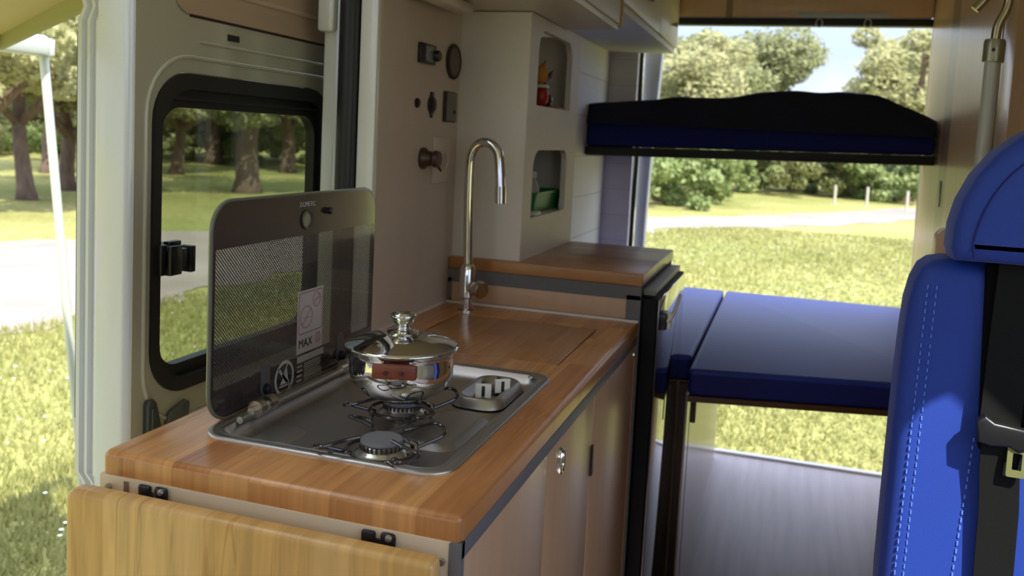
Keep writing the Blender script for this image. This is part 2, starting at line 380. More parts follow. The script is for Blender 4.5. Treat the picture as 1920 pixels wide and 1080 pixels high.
# rear left column, plank faced, facing the camera
struct('trim_2', B(XW, -.345, 2.88, YE, .0, 1.96), 'plankspink', 'plank covered column left of rear doors')
bm = bmesh.new(); tube(bm, smoothpath([(-.338, 2.93, .0), (-.338, 2.93, .9), (-.334, 2.93, 1.3), (-.338, 2.93, 1.8), (-.30, 2.93, 1.9)], 6), .009, 8)
struct('trim_3', bm, 'rubber', 'black seal along the left rear door opening')
# rear door, folded open to the left
bm = bmesh.new(); prism(bm, [(-.335, -.1), (-.286, -.1), (-.286, .95), (-.278, 1.25), (-.258, 1.66), (-.25, 1.92), (-.335, 1.92)], 1, 2.97, 3.03, r=.012)
o = struct('door_2', bm, mat('pale grey door edge', (.66, .69, .72), .3), 'edge of the open rear door')
# right wall
struct('wall_right', B(.95, .99, .70, YE, 0, 2.0), 'panel')
# cab side (out of frame); passenger window outline shaped to place the seat's sun patch
bm = bmesh.new(); ring(bm, [(-2.4, 1.99), (-2.4, 0), (-1, 0), (.70, 0), (.70, .9), (.70, 1.4), (.70, 1.99), (0, 1.99), (-.1, 1.99), (-.2, 1.99)], [(-1.2, 1.765), (-1.2, 1.02), (-.9, 1.0), (.22, 1.0), (.21, 1.1), (.13, 1.34), (.02, 1.585), (-.02, 1.675), (-.05, 1.73), (-.09, 1.765)], 0, .955, .985)
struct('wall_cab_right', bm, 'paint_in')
bm = bmesh.new(); ring(bm, rrect(-2.4, -.62, .0, 1.99, .002, 8), rrect(-2.2, -.9, 1.02, 1.60, .12, 8), 0, -.63, -.60); struct('wall_cab_left', bm, 'paint_in')  # unseen cab side, added to block light from the front
bm = bmesh.new(); ring(bm, rrect(-.60, .955, .0, 1.99, .002, 8), rrect(-.52, .88, 1.40, 1.75, .12, 8), 1, -2.43, -2.40); struct('wall_front', bm, 'paint_in')  # unseen front, added to dim the seat; windscreen opening kept small
# pine beam over the rear doors, strip light and seal
struct('trim_4', B(-.34, XR, 2.90, YE + .02, 1.835, 1.96, r=.008), 'beam', 'honey coloured wooden beam over the rear doors')
struct('trim_5', B(-.34, .95, YE - .02, YE + .03, 1.803, 1.833, r=.006), 'rubber', 'black seal under the wooden beam')
struct('trim_6', B(.78, .96, YE - .02, YE, 0, 1.96), 'paint', 'right rear body column')
# pillar behind the sliding door aperture
struct('trim_7', B(XW - .038, XW - .001, .698, .716, 0, 1.94, r=.003), mat('bright cream pillar strip', (.78, .76, .68), .3, coat=.5), 'cream strip at the edge of the door opening')
bm = bmesh.new(); tube(bm, [(-.527, .70, -.05), (-.527, .70, 1.95)], .021, 12); tube(bm, [(-.511, .695, -.05), (-.511, .695, 1.95)], .006, 8)
struct('trim_8', bm, 'rubber', 'black rubber door seal on the pillar')
bm = B(-.585, -.545, .70, .76, -.1, 1.94, r=.008)
box(bm, -.592, -.555, .685, .72, 1.485, 1.56, r=.008); box(bm, -.582, -.560, .683, .72, 1.565, 1.60, r=.006)
struct('trim_9', bm, 'paint', 'cream painted door pillar with hinge block')
# sliding door: front end column, inner skin with window
D = struct('door_1', bmesh.new(), 'paint', 'open sliding door with tinted window'); 
XD = -.65
bpy.data.objects.remove(D)
bm = bmesh.new()
# skin between outer boundary and window hole, at x = XD
hole_o = [(y_, z_) for y_, z_ in rrect(.300, .845, .848, 1.380, .085, 8)]
ring(bm, [(y_, z_) for y_, z_ in rrect(.262, 1.40, -.15, 1.95, .01, 8)], hole_o, 0, XD - .03, XD)
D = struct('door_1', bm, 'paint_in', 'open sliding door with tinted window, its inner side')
# end face of the door: rounded bright column with stepped grooves
pr = [(XD, .275), (XD - .001, .262), (XD - .006, .255), (XD - .014, .252), (XD - .060, .252), (XD - .066, .254), (XD - .070, .262), (XD - .076, .263), (XD - .079, .256), (XD - .084, .256), (XD - .087, .263), (XD - .092, .263), (XD - .095, .256), (XD - .102, .256), (XD - .104, .262), (XD - .104, .30), (XD - .03, .31)]
bm = bmesh.new(); prism(bm, pr, 2, .735, 1.445)
# flares at top and bottom
def loftz(bm, prof, sections):
    rings_ = [[bm.verts.new((x + dx * w, y + dy, z)) for (x, y) in prof for w in (1 if x < XD - .062 else (.0),)] for z, dx, dy in sections]
    for A, C in zip(rings_, rings_[1:]):
        n = len(A)
        for k in range(n): bm.faces.new((A[k], A[(k + 1) % n], C[(k + 1) % n], C[k]))
loftz(bm, pr, [(1.445, 0, 0), (1.452, .003, 0), (1.466, .010, 0), (1.49, .004, 0), (1.52, -.004, 0), (1.95, -.004, 0)])
loftz(bm, pr, [(.735, 0, 0), (.722, .012, 0), (.705, .020, 0), (.66, .022, 0), (.0, .022, 0), (-.15, .02, 0)])
obj('door_end_column', bm, mat('white vehicle paint', (.74, .78, .86), .14, coat=.8), D, smooth=50)  # white paint with the bluish skylight put into its colour
bm = bmesh.new(); tube(bm, [(XD - .106, .262, .82), (XD - .106, .262, 1.43)], .0022, 6); obj('edge_seal', bm, 'rubber', D)
# rounded lip of the window recess
bm = bmesh.new(); lipy = rrect(.286, .90, .80, 1.405, .10, 8); tube(bm, smoothpath([(XD + .001, y_, z_) for y_, z_ in lipy], 1, True), .004, 8, closed=True)
tube(bm, [(XD + .001, .41, 1.432), (XD + .001, .85, 1.432)], .003, 8)
obj('window_recess_lip', bm, 'paint_in', D, smooth=60)
# veneer panel on the upper door, with seam and rounded lower left corner
bm = bmesh.new(); prism(bm, rrect(.345, 1.35, 1.474, 1.93, .035, 8), 0, XD, XD + .006, r=.002); obj('veneer_panel', bm, 'wall_ply', D)
bm = B(XD + .004, XD + .011, .36, 1.35, 1.517, 1.525, r=.0015); obj('veneer_bead', bm, 'wall_ply', D)
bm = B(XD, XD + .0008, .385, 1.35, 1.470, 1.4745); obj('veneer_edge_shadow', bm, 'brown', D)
obj('slot', B(XD, XD + .002, .487, .519, 1.443, 1.454), 'black', D)
# rubber window frame (deep, black) and pane
bm = bmesh.new(); ring(bm, [(y_, z_) for y_, z_ in rrect(.300, .845, .850, 1.378, .08, 8)], [(y_, z_) for y_, z_ in rrect(.318, .825, .872, 1.352, .07, 8)], 0, XD - .03, XD + .006)
ring(bm, [(y_, z_) for y_, z_ in rrect(.318, .825, .872, 1.352, .07, 8)], [(y_, z_) for y_, z_ in rrect(.334, .806, .893, 1.322, .045, 8)], 0, XD - .03, XD - .010)
F_ = obj('window_rubber_frame', bm, 'rubber', D)
bm = bmesh.new(); prism(bm, rrect(.33, .81, .889, 1.326, .045, 8), 0, XD - .022, XD - .019); obj('window_pane', bm, 'winglass', F_)
# second (upper) inner rubber rail with reddish line
obj('sliding_window_rail', B(XD - .012, XD + .002, .345, .82, 1.334, 1.339), 'rubber', F_)
bm = B(XD - .02, XD + .012, .312, .352, 1.052, 1.102, r=.003); box(bm, XD + .008, XD + .022, .322, .350, 1.052, 1.10, r=.002); box(bm, XD, XD + .018, .322, .378, 1.062, 1.093, r=.002); box(bm, XD - .002, XD + .022, .372, .384, 1.052, 1.096, r=.002); box(bm, XD, XD + .012, .33, .36, 1.098, 1.106, r=.002)
obj('window_latch', bm, 'black', D)
# door handle pieces low on the door
bm = bmesh.new(); prism(bm, [(.288, .77), (.288, .848), (.293, .856), (.302, .855), (.308, .848), (.330, .77)], 0, XD, XD + .012, r=.003); box(bm, XD + .01, XD + .015, .294, .302, .78, .842, r=.002)
obj('door_handle', bm, mat('dark grey plastic', (.05, .055, .055), .35), D)
bm = bmesh.new(); prism(bm, [(.336, .78), (.338, .812), (.346, .822), (.384, .832), (.392, .828), (.392, .81), (.38, .78)], 0, XD, XD + .010, r=.003)
obj('door_lock_cover', bm, mat('grey plastic with pale rim', (.10, .105, .10), .3), D)

# ================================================================== KITCHEN
Wd = .466; LK = 1.108
K = thing('kitchen_cabinet', 'beech laminate kitchen cabinet with doors, under the wooden worktop with the hob', 'cabinet', (-.23, .55, 0))
ZB = .872   # underside of worktop
bm = B(-.455, -.014, .004, 1.10, .05, ZB)
obj('body', bm, 'lam_pale', K)
bm = B(-.466, -.010, -.002, .004, .05, ZB, r=.001); obj('end_panel', bm, 'lam_pale', K)
for (x_, z_) in ((-.452, .858), (-.012 - .007, .850)):
    b2 = bmesh.new(); lathe(b2, [(.0, -.0045), (.0035, -.0042), (.0042, -.002), (.0042, 0)], (x_, -.002 + .0, z_), 'y', 16); obj('screw', b2, 'silver', K)
obj('wood_plug', B(-.430, -.423, -.0028, -.001, .845, .868), mat('brown filler', (.22, .13, .09), .5), K)
# grey aluminium trim: under the top and on the corner
bm = B(-.014, .001, .002, 1.10, .852, ZB, r=.001); box(bm, -.012, .001, -.003, .012, .05, ZB, r=.001); obj('edge_trim', bm, 'greytrim', K)
obj('fixed_panel', B(-.014, .000, .012, .3485, .05, .851, r=.0012), 'lam', K)
d1 = obj('door', B(-.014, .000, .3545, .6575, .05, .851, r=.0012), 'lam', K)
bm = bmesh.new(); 
lathe(bm, [(.012, 0), (.012, .005), (.010, .008), (.0078, .007), (.007, .003), (0, .003)], (0, .418, .818), 'x', 28)
for v in bm.verts: v.co.z = .818 + (v.co.z - .818) * 1.75
obj('push_latch', bm, 'chrome', d1)
bm = bmesh.new(); box(bm, .0025, .0060, .4155, .4205, .808, .828, r=.001); obj('latch_button', bm, 'black', d1)
d2 = obj('door', B(-.014, .000, .6645, 1.085, .05, .851, r=.0012), 'lam', K)
d2['label'] = 'cabinet door next to the refrigerator'
bm = bmesh.new(); lathe(bm, [(.007, 0), (.006, .003), (0, .004)], (0, 1.068, .835), 'x', 20); obj('lock', bm, 'chrome', d2)
bm = B(-.001, .004, .655, .669, .708, .762, r=.001); obj('hinge', bm, mat('dark bronze hinge', (.04, .03, .025), .35, metal=.5), K)
obj('post', B(-.014, .0005, 1.086, 1.102, .05, .875), 'lam', K)
obj('gap_strip', B(-.02, -.003, .347, .3555, .05, .852), 'gap', K)  # dark strip painting the shade inside the gap before the door
obj('gap_strip', B(-.02, -.003, .656, .666, .05, .852), 'gap', K)  # same painted gap shade between the two doors
obj('plinth', B(-.45, -.03, .02, 1.10, 0, .05), 'greytrim', K)

# worktop with cut-outs for the hob and for the sink
HX0, HX1, HY0, HY1 = -.400, -.053, .088, .580
SX0, SX1, SY0, SY1 = -.386, -.067, .655, .990
def worktop():
    bm = bmesh.new()
    xs = [-.466, HX0 + .012, SX0, SX1, HX1 - .012, 0]; xs = sorted(set(xs)); ys = [0, HY0 + .012, HY1 - .012, SY0, SY1, LK]
    V = {}
    for i, x in enumerate(xs):
        for j, y in enumerate(ys):
            V[i, j] = bm.verts.new((x, y, ZT))
    for i in range(len(xs) - 1):
        for j in range(len(ys) - 1):
            mx_, my_ = (xs[i] + xs[i + 1]) / 2, (ys[j] + ys[j + 1]) / 2
            if HX0 + .012 < mx_ < HX1 - .012 and HY0 + .012 < my_ < HY1 - .012: continue
            if SX0 < mx_ < SX1 and SY0 < my_ < SY1: continue
            bm.faces.new((V[i, j], V[i + 1, j], V[i + 1, j + 1], V[i, j + 1]))
    e = bmesh.ops.extrude_face_region(bm, geom=bm.faces[:])
    bmesh.ops.translate(bm, verts=[v for v in e['geom'] if isinstance(v, bmesh.types.BMVert)], vec=(0, 0, ZB - ZT))
    bmesh.ops.recalc_face_normals(bm, faces=bm.faces[:])
    eps = 1e-5
    # round the vertical corner edges first
    ve = [e for e in bm.edges if abs(e.verts[0].co.z - e.verts[1].co.z) > .01 and abs(e.verts[0].co.y) < eps and (abs(e.verts[0].co.x) < eps or abs(e.verts[0].co.x + .466) < eps)]
    bmesh.ops.bevel(bm, geom=ve, offset=.010, segments=5, affect='EDGES', profile=.5)
    def outer(co): return abs(co.y) < eps or abs(co.x) < eps or abs(co.x + .466) < eps or (co.y < .0101 and (co.x > -.0101 or co.x < -.4559))
    te = [e for e in bm.edges if len(e.link_faces) == 2 and e.calc_face_angle(0) > .8 and outer(e.verts[0].co) and outer(e.verts[1].co) and abs(e.verts[0].co.z - e.verts[1].co.z) < eps and e.verts[0].co.z > ZT - .001]
    bmesh.ops.bevel(bm, geom=te, offset=.008, segments=4, affect='EDGES', profile=.5)
    return bm
tag(obj('kitchen_worktop', worktop(), 'top'), 'solid beech block worktop holding the gas hob, on the low kitchen cabinet', 'worktop')
S_ = thing('sink_cover', 'flush wooden cover board set in the worktop beside the tap', 'board', ((SX0 + SX1) / 2, (SY0 + SY1) / 2, ZB))
bm = bmesh.new(); prism(bm, rrect(SX0 + .004, SX1 - .004, SY0 + .004, SY1 - .004, .004), 2, ZT - .018, ZT - .0003, r=.001); obj('board', bm, 'top_lid', S_)
obj('support_batten', B(SX0, SX1, SY0, SY1, ZB, ZT - .0182), 'gap', S_)  # dark sheet below the board, painting the shade of its groove
# white sealant bead
struct('trim_10', B(-.464, .0, LK - .006, LK, ZT - .001, ZT + .004, r=.001), mat('white sealant', (.75, .72, .66), .4), 'white sealant bead behind worktop')
struct('trim_11', B(-.466, -.461, .72, LK, ZT - .001, ZT + .003), 'white')

# fold-down table leaf hanging on the cabinet end
T = thing('drop_leaf_table', 'folded down beech block table leaf hanging on the near end of the kitchen', 'table', (-.24, -.035, .40))
bm = bmesh.new(); prism(bm, rrect(-.475, -.012, .34, .868, (.008, .012, .006, .006)), 1, -.047, -.021, r=.007, seg=4); obj('leaf', bm, 'flap', T)
for xh in (-.385, -.092):
    h = bmesh.new(); box(h, xh - .021, xh - .004, -.008, -.002, .848, .874 - .004, r=.003); box(h, xh + .002, xh + .020, -.009, -.002, .850, .871, r=.004)
    box(h, xh - .016, xh + .016, -.007, -.002, .838, .862, r=.002)
    ho = obj('hinge', h, 'black', T)
    s = bmesh.new(); lathe(s, [(0, -.0125), (.003, -.0115), (.004, -.009), (.004, -.008)], (xh + .013, 0, .8665), 'y', 14); obj('screw', s, 'silver', ho)
bm = bmesh.new()
lathe(bm, [(.0035, -.0025), (.0035, 0)], (-.4, -.047, .845), 'y', 10); bm.free()

# ------------------------------------------------------------------ gas hob
H = thing('gas_hob', 'stainless steel two burner gas hob with raised glass lid, set in the worktop', 'hob', (-.226, .334, ZT))
def hob_tray():
    """nested rounded outlines, lofted from the rim down into the pan"""
    bm = bmesh.new(); n = 8
    secs = [(0, .0, .040), (0, .002, .040), (.002, .0034, .038), (.010, .0038, .032), (.012, .0018, .030), (.0145, .0016, .028), (.016, .0030, .027), (.019, .0020, .026), (.024, -.010, .022), (.034, -.0165, .015)]
    rg = []
    for ins, dz, rr in secs:
        rg.append([bm.verts.new((x, y, ZT + dz)) for x, y in rrect(HX0 + ins, HX1 - ins, HY0 + ins, HY1 - ins, rr, n)])
    for A, C in zip(rg, rg[1:]):
        k = len(A)
        for i in range(k): bm.faces.new((A[i], A[(i + 1) % k], C[(i + 1) % k], C[i]))
    # pan: grid fill replaced by a subdivided sheet
    bm.faces.new(rg[-1])
    return bm
obj('tray', hob_tray(), 'steel', H, smooth=60)
# raised console for the knobs at the far right, dished
bm = bmesh.new()
def dish(bm, x0, x1, y0, y1, secs, r0):
    rg = []
    for ins, z in secs: rg.append([bm.verts.new((x, y, z)) for x, y in rrect(x0 + ins, x1 - ins, y0 + ins, y1 - ins, max(r0 - ins * .6, .006), 6)])
    for A, C in zip(rg, rg[1:]):
        k = len(A)
        for i in range(k): bm.faces.new((A[i], A[(i + 1) % k], C[(i + 1) % k], C[i]))
    bm.faces.new(rg[-1])
dish(bm, -.176, -.090, .392, .545, [(0, ZT - .014), (.006, ZT - .001), (.010, ZT + .0015), (.014, ZT + .0005), (.022, ZT - .009), (.027, ZT - .011)], .030)
obj('knob_console', bm, 'steel', H, smooth=60)
bm = bmesh.new(); dish(bm, -.178, -.090, .205, .378, [(0, ZT - .0175), (.006, ZT - .0150), (.014, ZT - .0110), (.018, ZT - .0105)], .03); obj('raised_panel', bm, 'steel', H, smooth=60)
bm = bmesh.new(); dish(bm, -.36, -.30, .13, .21, [(0, ZT - .0175), (.006, ZT - .013), (.010, ZT - .0125)], .02); obj('hinge_boss', bm, 'steel', H, smooth=60)
bm = bmesh.new(); lathe(bm, [(0, .0065), (.004, .0055), (.005, .003)], (-.088, .552, ZT - .002), 'z', 14); obj('screw', bm, 'silver', H)
# burners
def burner(cx, cy, zc=.8965):
    base = bmesh.new(); lathe(base, [(.015, -.013), (.02, -.003), (.031, -.001), (.034, 0), (.034, .002), (.029, .005), (.027, .007), (.0275, .013), (.025, .015), (0, .015)], (cx, cy, zc), 'z', 40)
    bo = obj('burner', base, 'alu', H)
    rg = bmesh.new()
    for k in range(28):
        t = 2 * PI * k / 28; q = bmesh.new(); box(q, -.0008, .0008, -.0014, .0014, 0, .0055)
        bmesh.ops.transform(q, matrix=Matrix.Translation((cx + .0272 * math.cos(t), cy + .0272 * math.sin(t), zc + .0083)) @ Matrix.Rotation(t, 4, 'Z'), verts=q.verts[:]); merge(rg, q)
    obj('flame_slots', rg, 'gap', bo)
    cp = bmesh.new(); lathe(cp, [(.0265, .0145), (.027, .0165), (.0255, .0195), (.018, .0205), (.010, .0200), (0, .0200)], (cx, cy, zc), 'z', 40); obj('burner_cap', cp, 'burner', bo)
    ig = bmesh.new(); tube(ig, [(cx + .038, cy - .006, zc - .001), (cx + .038, cy - .006, zc + .015)], .0022, 8); tube(ig, [(cx + .042, cy + .010, zc), (cx + .042, cy + .010, zc + .014), (cx + .035, cy + .008, zc + .017)], .0018, 8)
    obj('ignition_pin', ig, 'nickel', bo)
    return bo
BF = (-.163, .143); BR = (-.208, .302)
burner(*BF); burner(*BR)
def grate(cx, cy, a0, zr=.9010, rr=.0445, top=.9215):
    """ring with three wire loops as pot arms"""
    bm = bmesh.new(); n = 40
    tube(bm, [(cx + rr * math.cos(2 * PI * k / n), cy + rr * math.sin(2 * PI * k / n), zr) for k in range(n)], .0024, 8, closed=True)
    for k in range(4):
        t = a0 + k * PI / 2; d = Vector((math.cos(t), math.sin(t), 0)); s = Vector((-d.y, d.x, 0)); c0 = Vector((cx, cy, 0))
        P = [c0 + d * .030 + s * .002 + Vector((0, 0, top)), c0 + d * .050 + s * .006 + Vector((0, 0, top)), c0 + d * .080 + s * .015 + Vector((0, 0, top - .001)), c0 + d * .087 + s * .003 + Vector((0, 0, top - .005)),
             c0 + d * .078 - s * .012 + Vector((0, 0, top - .009)), c0 + d * .044 - s * .010 + Vector((0, 0, zr))]
        tube(bm, smoothpath(P, 6), .0024, 8)
        q = c0 + d * rr + Vector((0, 0, zr)); 
        t2 = bmesh.new(); bmesh.ops.create_icosphere(t2, subdivisions=2, radius=.0058); bmesh.ops.translate(t2, verts=t2.verts[:], vec=q); merge(bm, t2)
        tube(bm, [q, Vector((q.x, q.y, .884))], .0022, 6)
    return obj('pan_support', bm, 'grate', H)
grate(*BF, R(47)); grate(*BR, R(45))
# pipe under burners
bm = bmesh.new(); tube(bm, [(-.20, .215, .8855), (-.185, .275, .887)], .006, 10); obj('gas_pipe', bm, 'steel', H)
# knobs
for (x_, y_, t_) in ((-.133, .440, 20), (-.117, .478, 35)):
    kb = bmesh.new(); lathe(kb, [(.014, 0), (.014, .004), (.0125, .0065), (0, .007)], (0, 0, 0), 'z', 28); 
    bmesh.ops.transform(kb, matrix=Matrix.Translation((x_, y_, ZT - .010)) , verts=kb.verts[:]); ko = obj('control_knob', kb, 'black', H)
    gb = bmesh.new(); box(gb, -.0035, .0035, -.0135, .0135, .005, .024, r=.002); bmesh.ops.transform(gb, matrix=Matrix.Translation((x_, y_, ZT - .010)) @ Matrix.Rotation(R(t_), 4, 'Z'), verts=gb.verts[:]); obj('knob_grip', gb, 'black', ko)
    gw = bmesh.new(); box(gw, .0033, .0070, -.0125, .0125, .004, .0265, r=.001); bmesh.ops.transform(gw, matrix=Matrix.Translation((x_, y_, ZT - .010)) @ Matrix.Rotation(R(t_ - 90), 4, 'Z') @ Matrix.Translation((.006, 0, 0)), verts=gw.verts[:])
    obj('knob_face', gw, 'cream', ko)
# hinge rail with two knuckles
XL = -.392
bm = bmesh.new(); tube(bm, [(XL + .016, .150, ZT + .005), (XL + .016, .570, ZT + .005)], .0050, 12); obj('hinge_rail', bm, 'steel', H)
for yh in (.205, .455):
    hb = bmesh.new()
    for dy in (-.013, .013):
        tube(hb, [(XL + .016, yh + dy - .007, ZT + .010), (XL + .016, yh + dy + .007, ZT + .010)], .0118, 18)
    tube(hb, [(XL + .016, yh - .03, ZT + .009), (XL + .016, yh + .03, ZT + .009)], .0055, 12)
    obj('hinge', hb, 'nickel', H)
# glass lid, near vertical
LX = -.408
lid_out = rrect(.125, .590, .902, 1.197, .040, 10)
bm = bmesh.new(); ring(bm, lid_out, rrect(.131, .585, .945, 1.134, .0004, 10), 0, LX - .003, LX + .003)
L = obj('glass_lid', bm, 'lidglass', H, smooth=0)
bm = bmesh.new(); prism(bm, rrect(.131, .585, .945, 1.134, .0004, 2), 0, LX - .0025, LX + .0028); obj('dot_print_zone', bm, 'lidmesh', L)
bm = bmesh.new(); tube(bm, smoothpath([(LX, y_, z_) for y_, z_ in lid_out], 1, True), .0032, 8, closed=True); obj('glass_edge', bm, mat('greenish glass edge', (.16, .17, .13), .15), L)
for (yh, zh) in ((.252, .930), (.474, .930)):
    pb = bmesh.new(); prism(pb, rrect(yh - .011, yh + .011, .908, .957, .0105, 8), 0, LX + .003, LX + .0045); po = obj('hinge_plate', pb, 'print', L)
    kb = bmesh.new(); lathe(kb, [(.0075, .0045), (.0075, .012), (.005, .014), (0, .014)], (LX, yh, .918), 'x', 20); obj('hinge_knob', kb, 'black', po)
kb = bmesh.new(); lathe(kb, [(.0048, .003), (.0058, .008), (.004, .012), (0, .012)], (LX, .418, 1.168), 'x', 18); box(kb, LX + .003, LX + .008, .405, .418, 1.166, 1.170); obj('rubber_stop', kb, 'black', L)
kb = bmesh.new(); lathe(kb, [(.011, .003), (.0148, .003), (.0158, .005), (.0148, .0065), (.0115, .006), (.011, .003)], (LX, .355, 1.158), 'x', 30); obj('finger_hole_ring', kb, 'gold', L)
kb = bmesh.new(); lathe(kb, [(.011, .0035), (0, .0035)], (LX, .355, 1.158), 'x', 30); obj('finger_hole', kb, mat('pale view through hole', (.30, .31, .22), .2), L)
obj('maker_lettering', text_bm('DOMETIC', .0105, (LX + .0034, .357, 1.1785), (0, 1, 0), (0, 0, 1)), 'stickergrey', L)
# label with struck-out pans and MAX
bm = B(LX + .003, LX + .0034, .336, .412, .948, 1.047); lab = obj('warning_label', bm, 'stickerpink', L); lab['label'] = 'pale label with struck out pan drawings and MAX lettering'
bm = bmesh.new(); xk = LX + .0038
ring(bm, rrect(.339, .410, .978, 1.044, .005, 4), rrect(.3405, .4085, .9795, 1.0425, .004, 4), 0, LX + .0034, xk)
def circ(bm, y, z, r_, w, sy=1):
    n = 28; o_ = [(y + r_ * sy * math.cos(2 * PI * k / n), z + r_ * math.sin(2 * PI * k / n)) for k in range(n)]; i_ = [(y + (r_ - w) * sy * math.cos(2 * PI * k / n), z + (r_ - w) * math.sin(2 * PI * k / n)) for k in range(n)]
    ring(bm, o_, i_, 0, LX + .0034, xk)
circ(bm, .362, 1.004, .018, .0014); circ(bm, .392, 1.028, .012, .0012)
def strip(bm, y0, z0, y1, z1, w, x0=None, x1=None):
    d = Vector((y1 - y0, z1 - z0)).normalized(); n_ = Vector((-d.y, d.x)) * w / 2
    prism(bm, [(y0 + n_.x, z0 + n_.y), (y0 - n_.x, z0 - n_.y), (y1 - n_.x, z1 - n_.y), (y1 + n_.x, z1 + n_.y)], 0, x0 or LX + .0034, x1 or xk)
strip(bm, .350, .992, .374, 1.016, .0012); strip(bm, .384, 1.020, .400, 1.036, .001); strip(bm, .352, 1.003, .374, 1.003, .001); strip(bm, .384, 1.027, .404, 1.030, .001)
obj('pan_drawing', bm, 'pinkink', lab)
obj('lettering', text_bm('MAX', .019, (LX + .0036, .361, .957), (0, 1, 0), (0, 0, 1)), 'dark', lab)
bm = bmesh.new(); circ(bm, .399, .965, .009, .001); box(bm, LX + .0034, xk, .395, .397, .957, .973); box(bm, LX + .0034, xk, .401, .403, .957, .973); obj('small_sign', bm, 'pinkink', lab)
# no-fire sign and warning lines
bm = bmesh.new(); circ(bm, .303, .921, .0265, .0048); strip(bm, .286, .938, .320, .904, .0045)
prism(bm, [(.292, .912), (.298, .920), (.296, .930), (.304, .924), (.309, .936), (.312, .922), (.316, .912)], 0, LX + .0034, xk); strip(bm, .290, .909, .316, .909, .0022)
strip(bm, .300, .925, .312, .942, .002)
sg = obj('no_fire_sign', bm, 'stickergrey', L)
bm = B(LX + .003, xk, .339, .418, .934, .944); obj('white_bar', bm, 'stickergrey', L)
bm = bmesh.new(); random.seed(4)
for k in range(9): box(bm, LX + .003, xk, .360, .360 + random.uniform(.048, .056), .929 - k * .0033, .9303 - k * .0033)
for k in range(4): box(bm, LX + .003, xk, .339, .339 + random.uniform(.012, .018), .927 - k * .0075, .9295 - k * .0075)
obj('warning_text_lines', bm, 'stickergrey', L)

# ------------------------------------------------------------------ saucepan
PX, PY, PZ = -.209, .296, .924
P = thing('saucepan', 'polished steel saucepan with wooden grips and lid on the rear burner', 'pot', (PX, PY, PZ))
bm = bmesh.new(); lathe(bm, [(0, 0), (.040, 0), (.046, .002), (.060, .010), (.070, .022), (.0745, .036), (.0745, .050), (.0735, .060), (.0745, .066), (.0785, .0705), (.0785, .072), (.073, .071), (.072, .04), (.05, .008), (0, .004)], (PX, PY, PZ), 'z', 64)
obj('body', bm, 'chrome', P, smooth=60)
bm = bmesh.new(); lathe(bm, [(.0745, .0700), (.0805, .0715), (.0815, .0735), (.0800, .0755), (.077, .0765), (.070, .079), (.055, .0845), (.038, .089), (.020, .0915), (.012, .092), (0, .092)], (PX, PY, PZ), 'z', 64)
ld = obj('lid', bm, 'chrome', P, smooth=70)
bm = bmesh.new(); lathe(bm, [(.022, .0905), (.023, .093), (.019, .0945), (.011, .0965), (.009, .100), (.0105, .1035), (.0145, .106), (.0155, .108), (.0145, .109), (.0155, .1105), (.0185, .114), (.0190, .1165), (.0160, .1195), (.008, .1215), (0, .122)], (PX, PY, PZ), 'z', 40)
obj('lid_knob', bm, 'chrome', ld, smooth=70)
def grip(ang):
    bm = bmesh.new(); box(bm, -.030, .030, -.0055, .0055, -.010, .010, r=.003)
    for s in (-1, 1):
        for v in bm.verts: pass
    for v in bm.verts: v.co.y += (v.co.x ** 2) * 5.5
    X = Matrix.Translation((PX, PY, PZ + .056)) @ Matrix.Rotation(ang, 4, 'Z') @ Matrix.Translation((0, -.088, 0))
    X0 = X.copy(); bmesh.ops.transform(bm, matrix=X, verts=bm.verts[:]); g = obj('handle', bm, 'potwood', P)
    for s in (-1, 1):
        br = bmesh.new(); tube(br, [X @ Vector((s * .022, .014, 0)), X @ Vector((s * .022, .002, 0))], .003, 8); obj('bracket', br, 'chrome', g)
    for s in (-1, 1):
        sc = bmesh.new(); q = X @ Vector((s * .011, -.0052, 0)); t2 = bmesh.new(); lathe(t2, [(0, .0012), (.0028, .0008), (.0028, -.003)], (0, 0, 0), 'z', 12)
        bmesh.ops.transform(t2, matrix=Matrix.Translation(q) @ Matrix.Rotation(ang, 4, 'Z') @ Matrix.Rotation(PI / 2, 4, 'X'), verts=t2.verts[:]); merge(sc, t2); obj('rivet', sc, 'brownknob', g)
grip(R(18)); grip(R(198))

# ------------------------------------------------------------------ tap
FX, FY = -.384, 1.03
FA = thing('kitchen_tap', 'tall chrome swan neck tap beside the sink cover board', 'tap', (FX, FY, ZT))
bm = bmesh.new(); lathe(bm, [(.0, 0), (.022, 0), (.022, .003), (.0125, .006), (.0125, .03)], (FX, FY, ZT), 'z', 30); obj('base', bm, 'chrome', FA)
bm = bmesh.new(); lathe(bm, [(.0125, .028), (.0185, .032), (.0185, .095), (.016, .102), (.0115, .108)], (FX, FY, ZT), 'z', 30); tube(bm, [(FX, FY, ZT + .055), (FX + .032, FY - .012, ZT + .055)], .015, 20); obj('body', bm, 'chrome', FA)
P0 = [(FX, FY, 1.0), (FX - .004, FY, 1.10), (FX - .006, FY, 1.18), (FX - .006, FY, 1.225)]
ar = .036; cx_ = FX - .006 + ar
P0 += [(cx_ - ar * math.cos(R(t_)), FY - .0005 * t_ / 10, 1.240 + ar * 1.28 * math.sin(R(t_))) for t_ in range(15, 175, 20)]
P0 += [(cx_ + ar + .002, FY - .010, 1.225), (cx_ + ar + .006, FY - .012, 1.185)]
bm = bmesh.new(); tube(bm, smoothpath(P0, 5), .0112, 18); obj('spout', bm, 'chrome', FA, smooth=60)
bm = bmesh.new(); tube(bm, [(cx_ + ar + .006, FY - .012, 1.190), (cx_ + ar + .0075, FY - .0125, 1.152)], .0128, 20); obj('nozzle', bm, 'chrome', FA)
bm = bmesh.new(); 
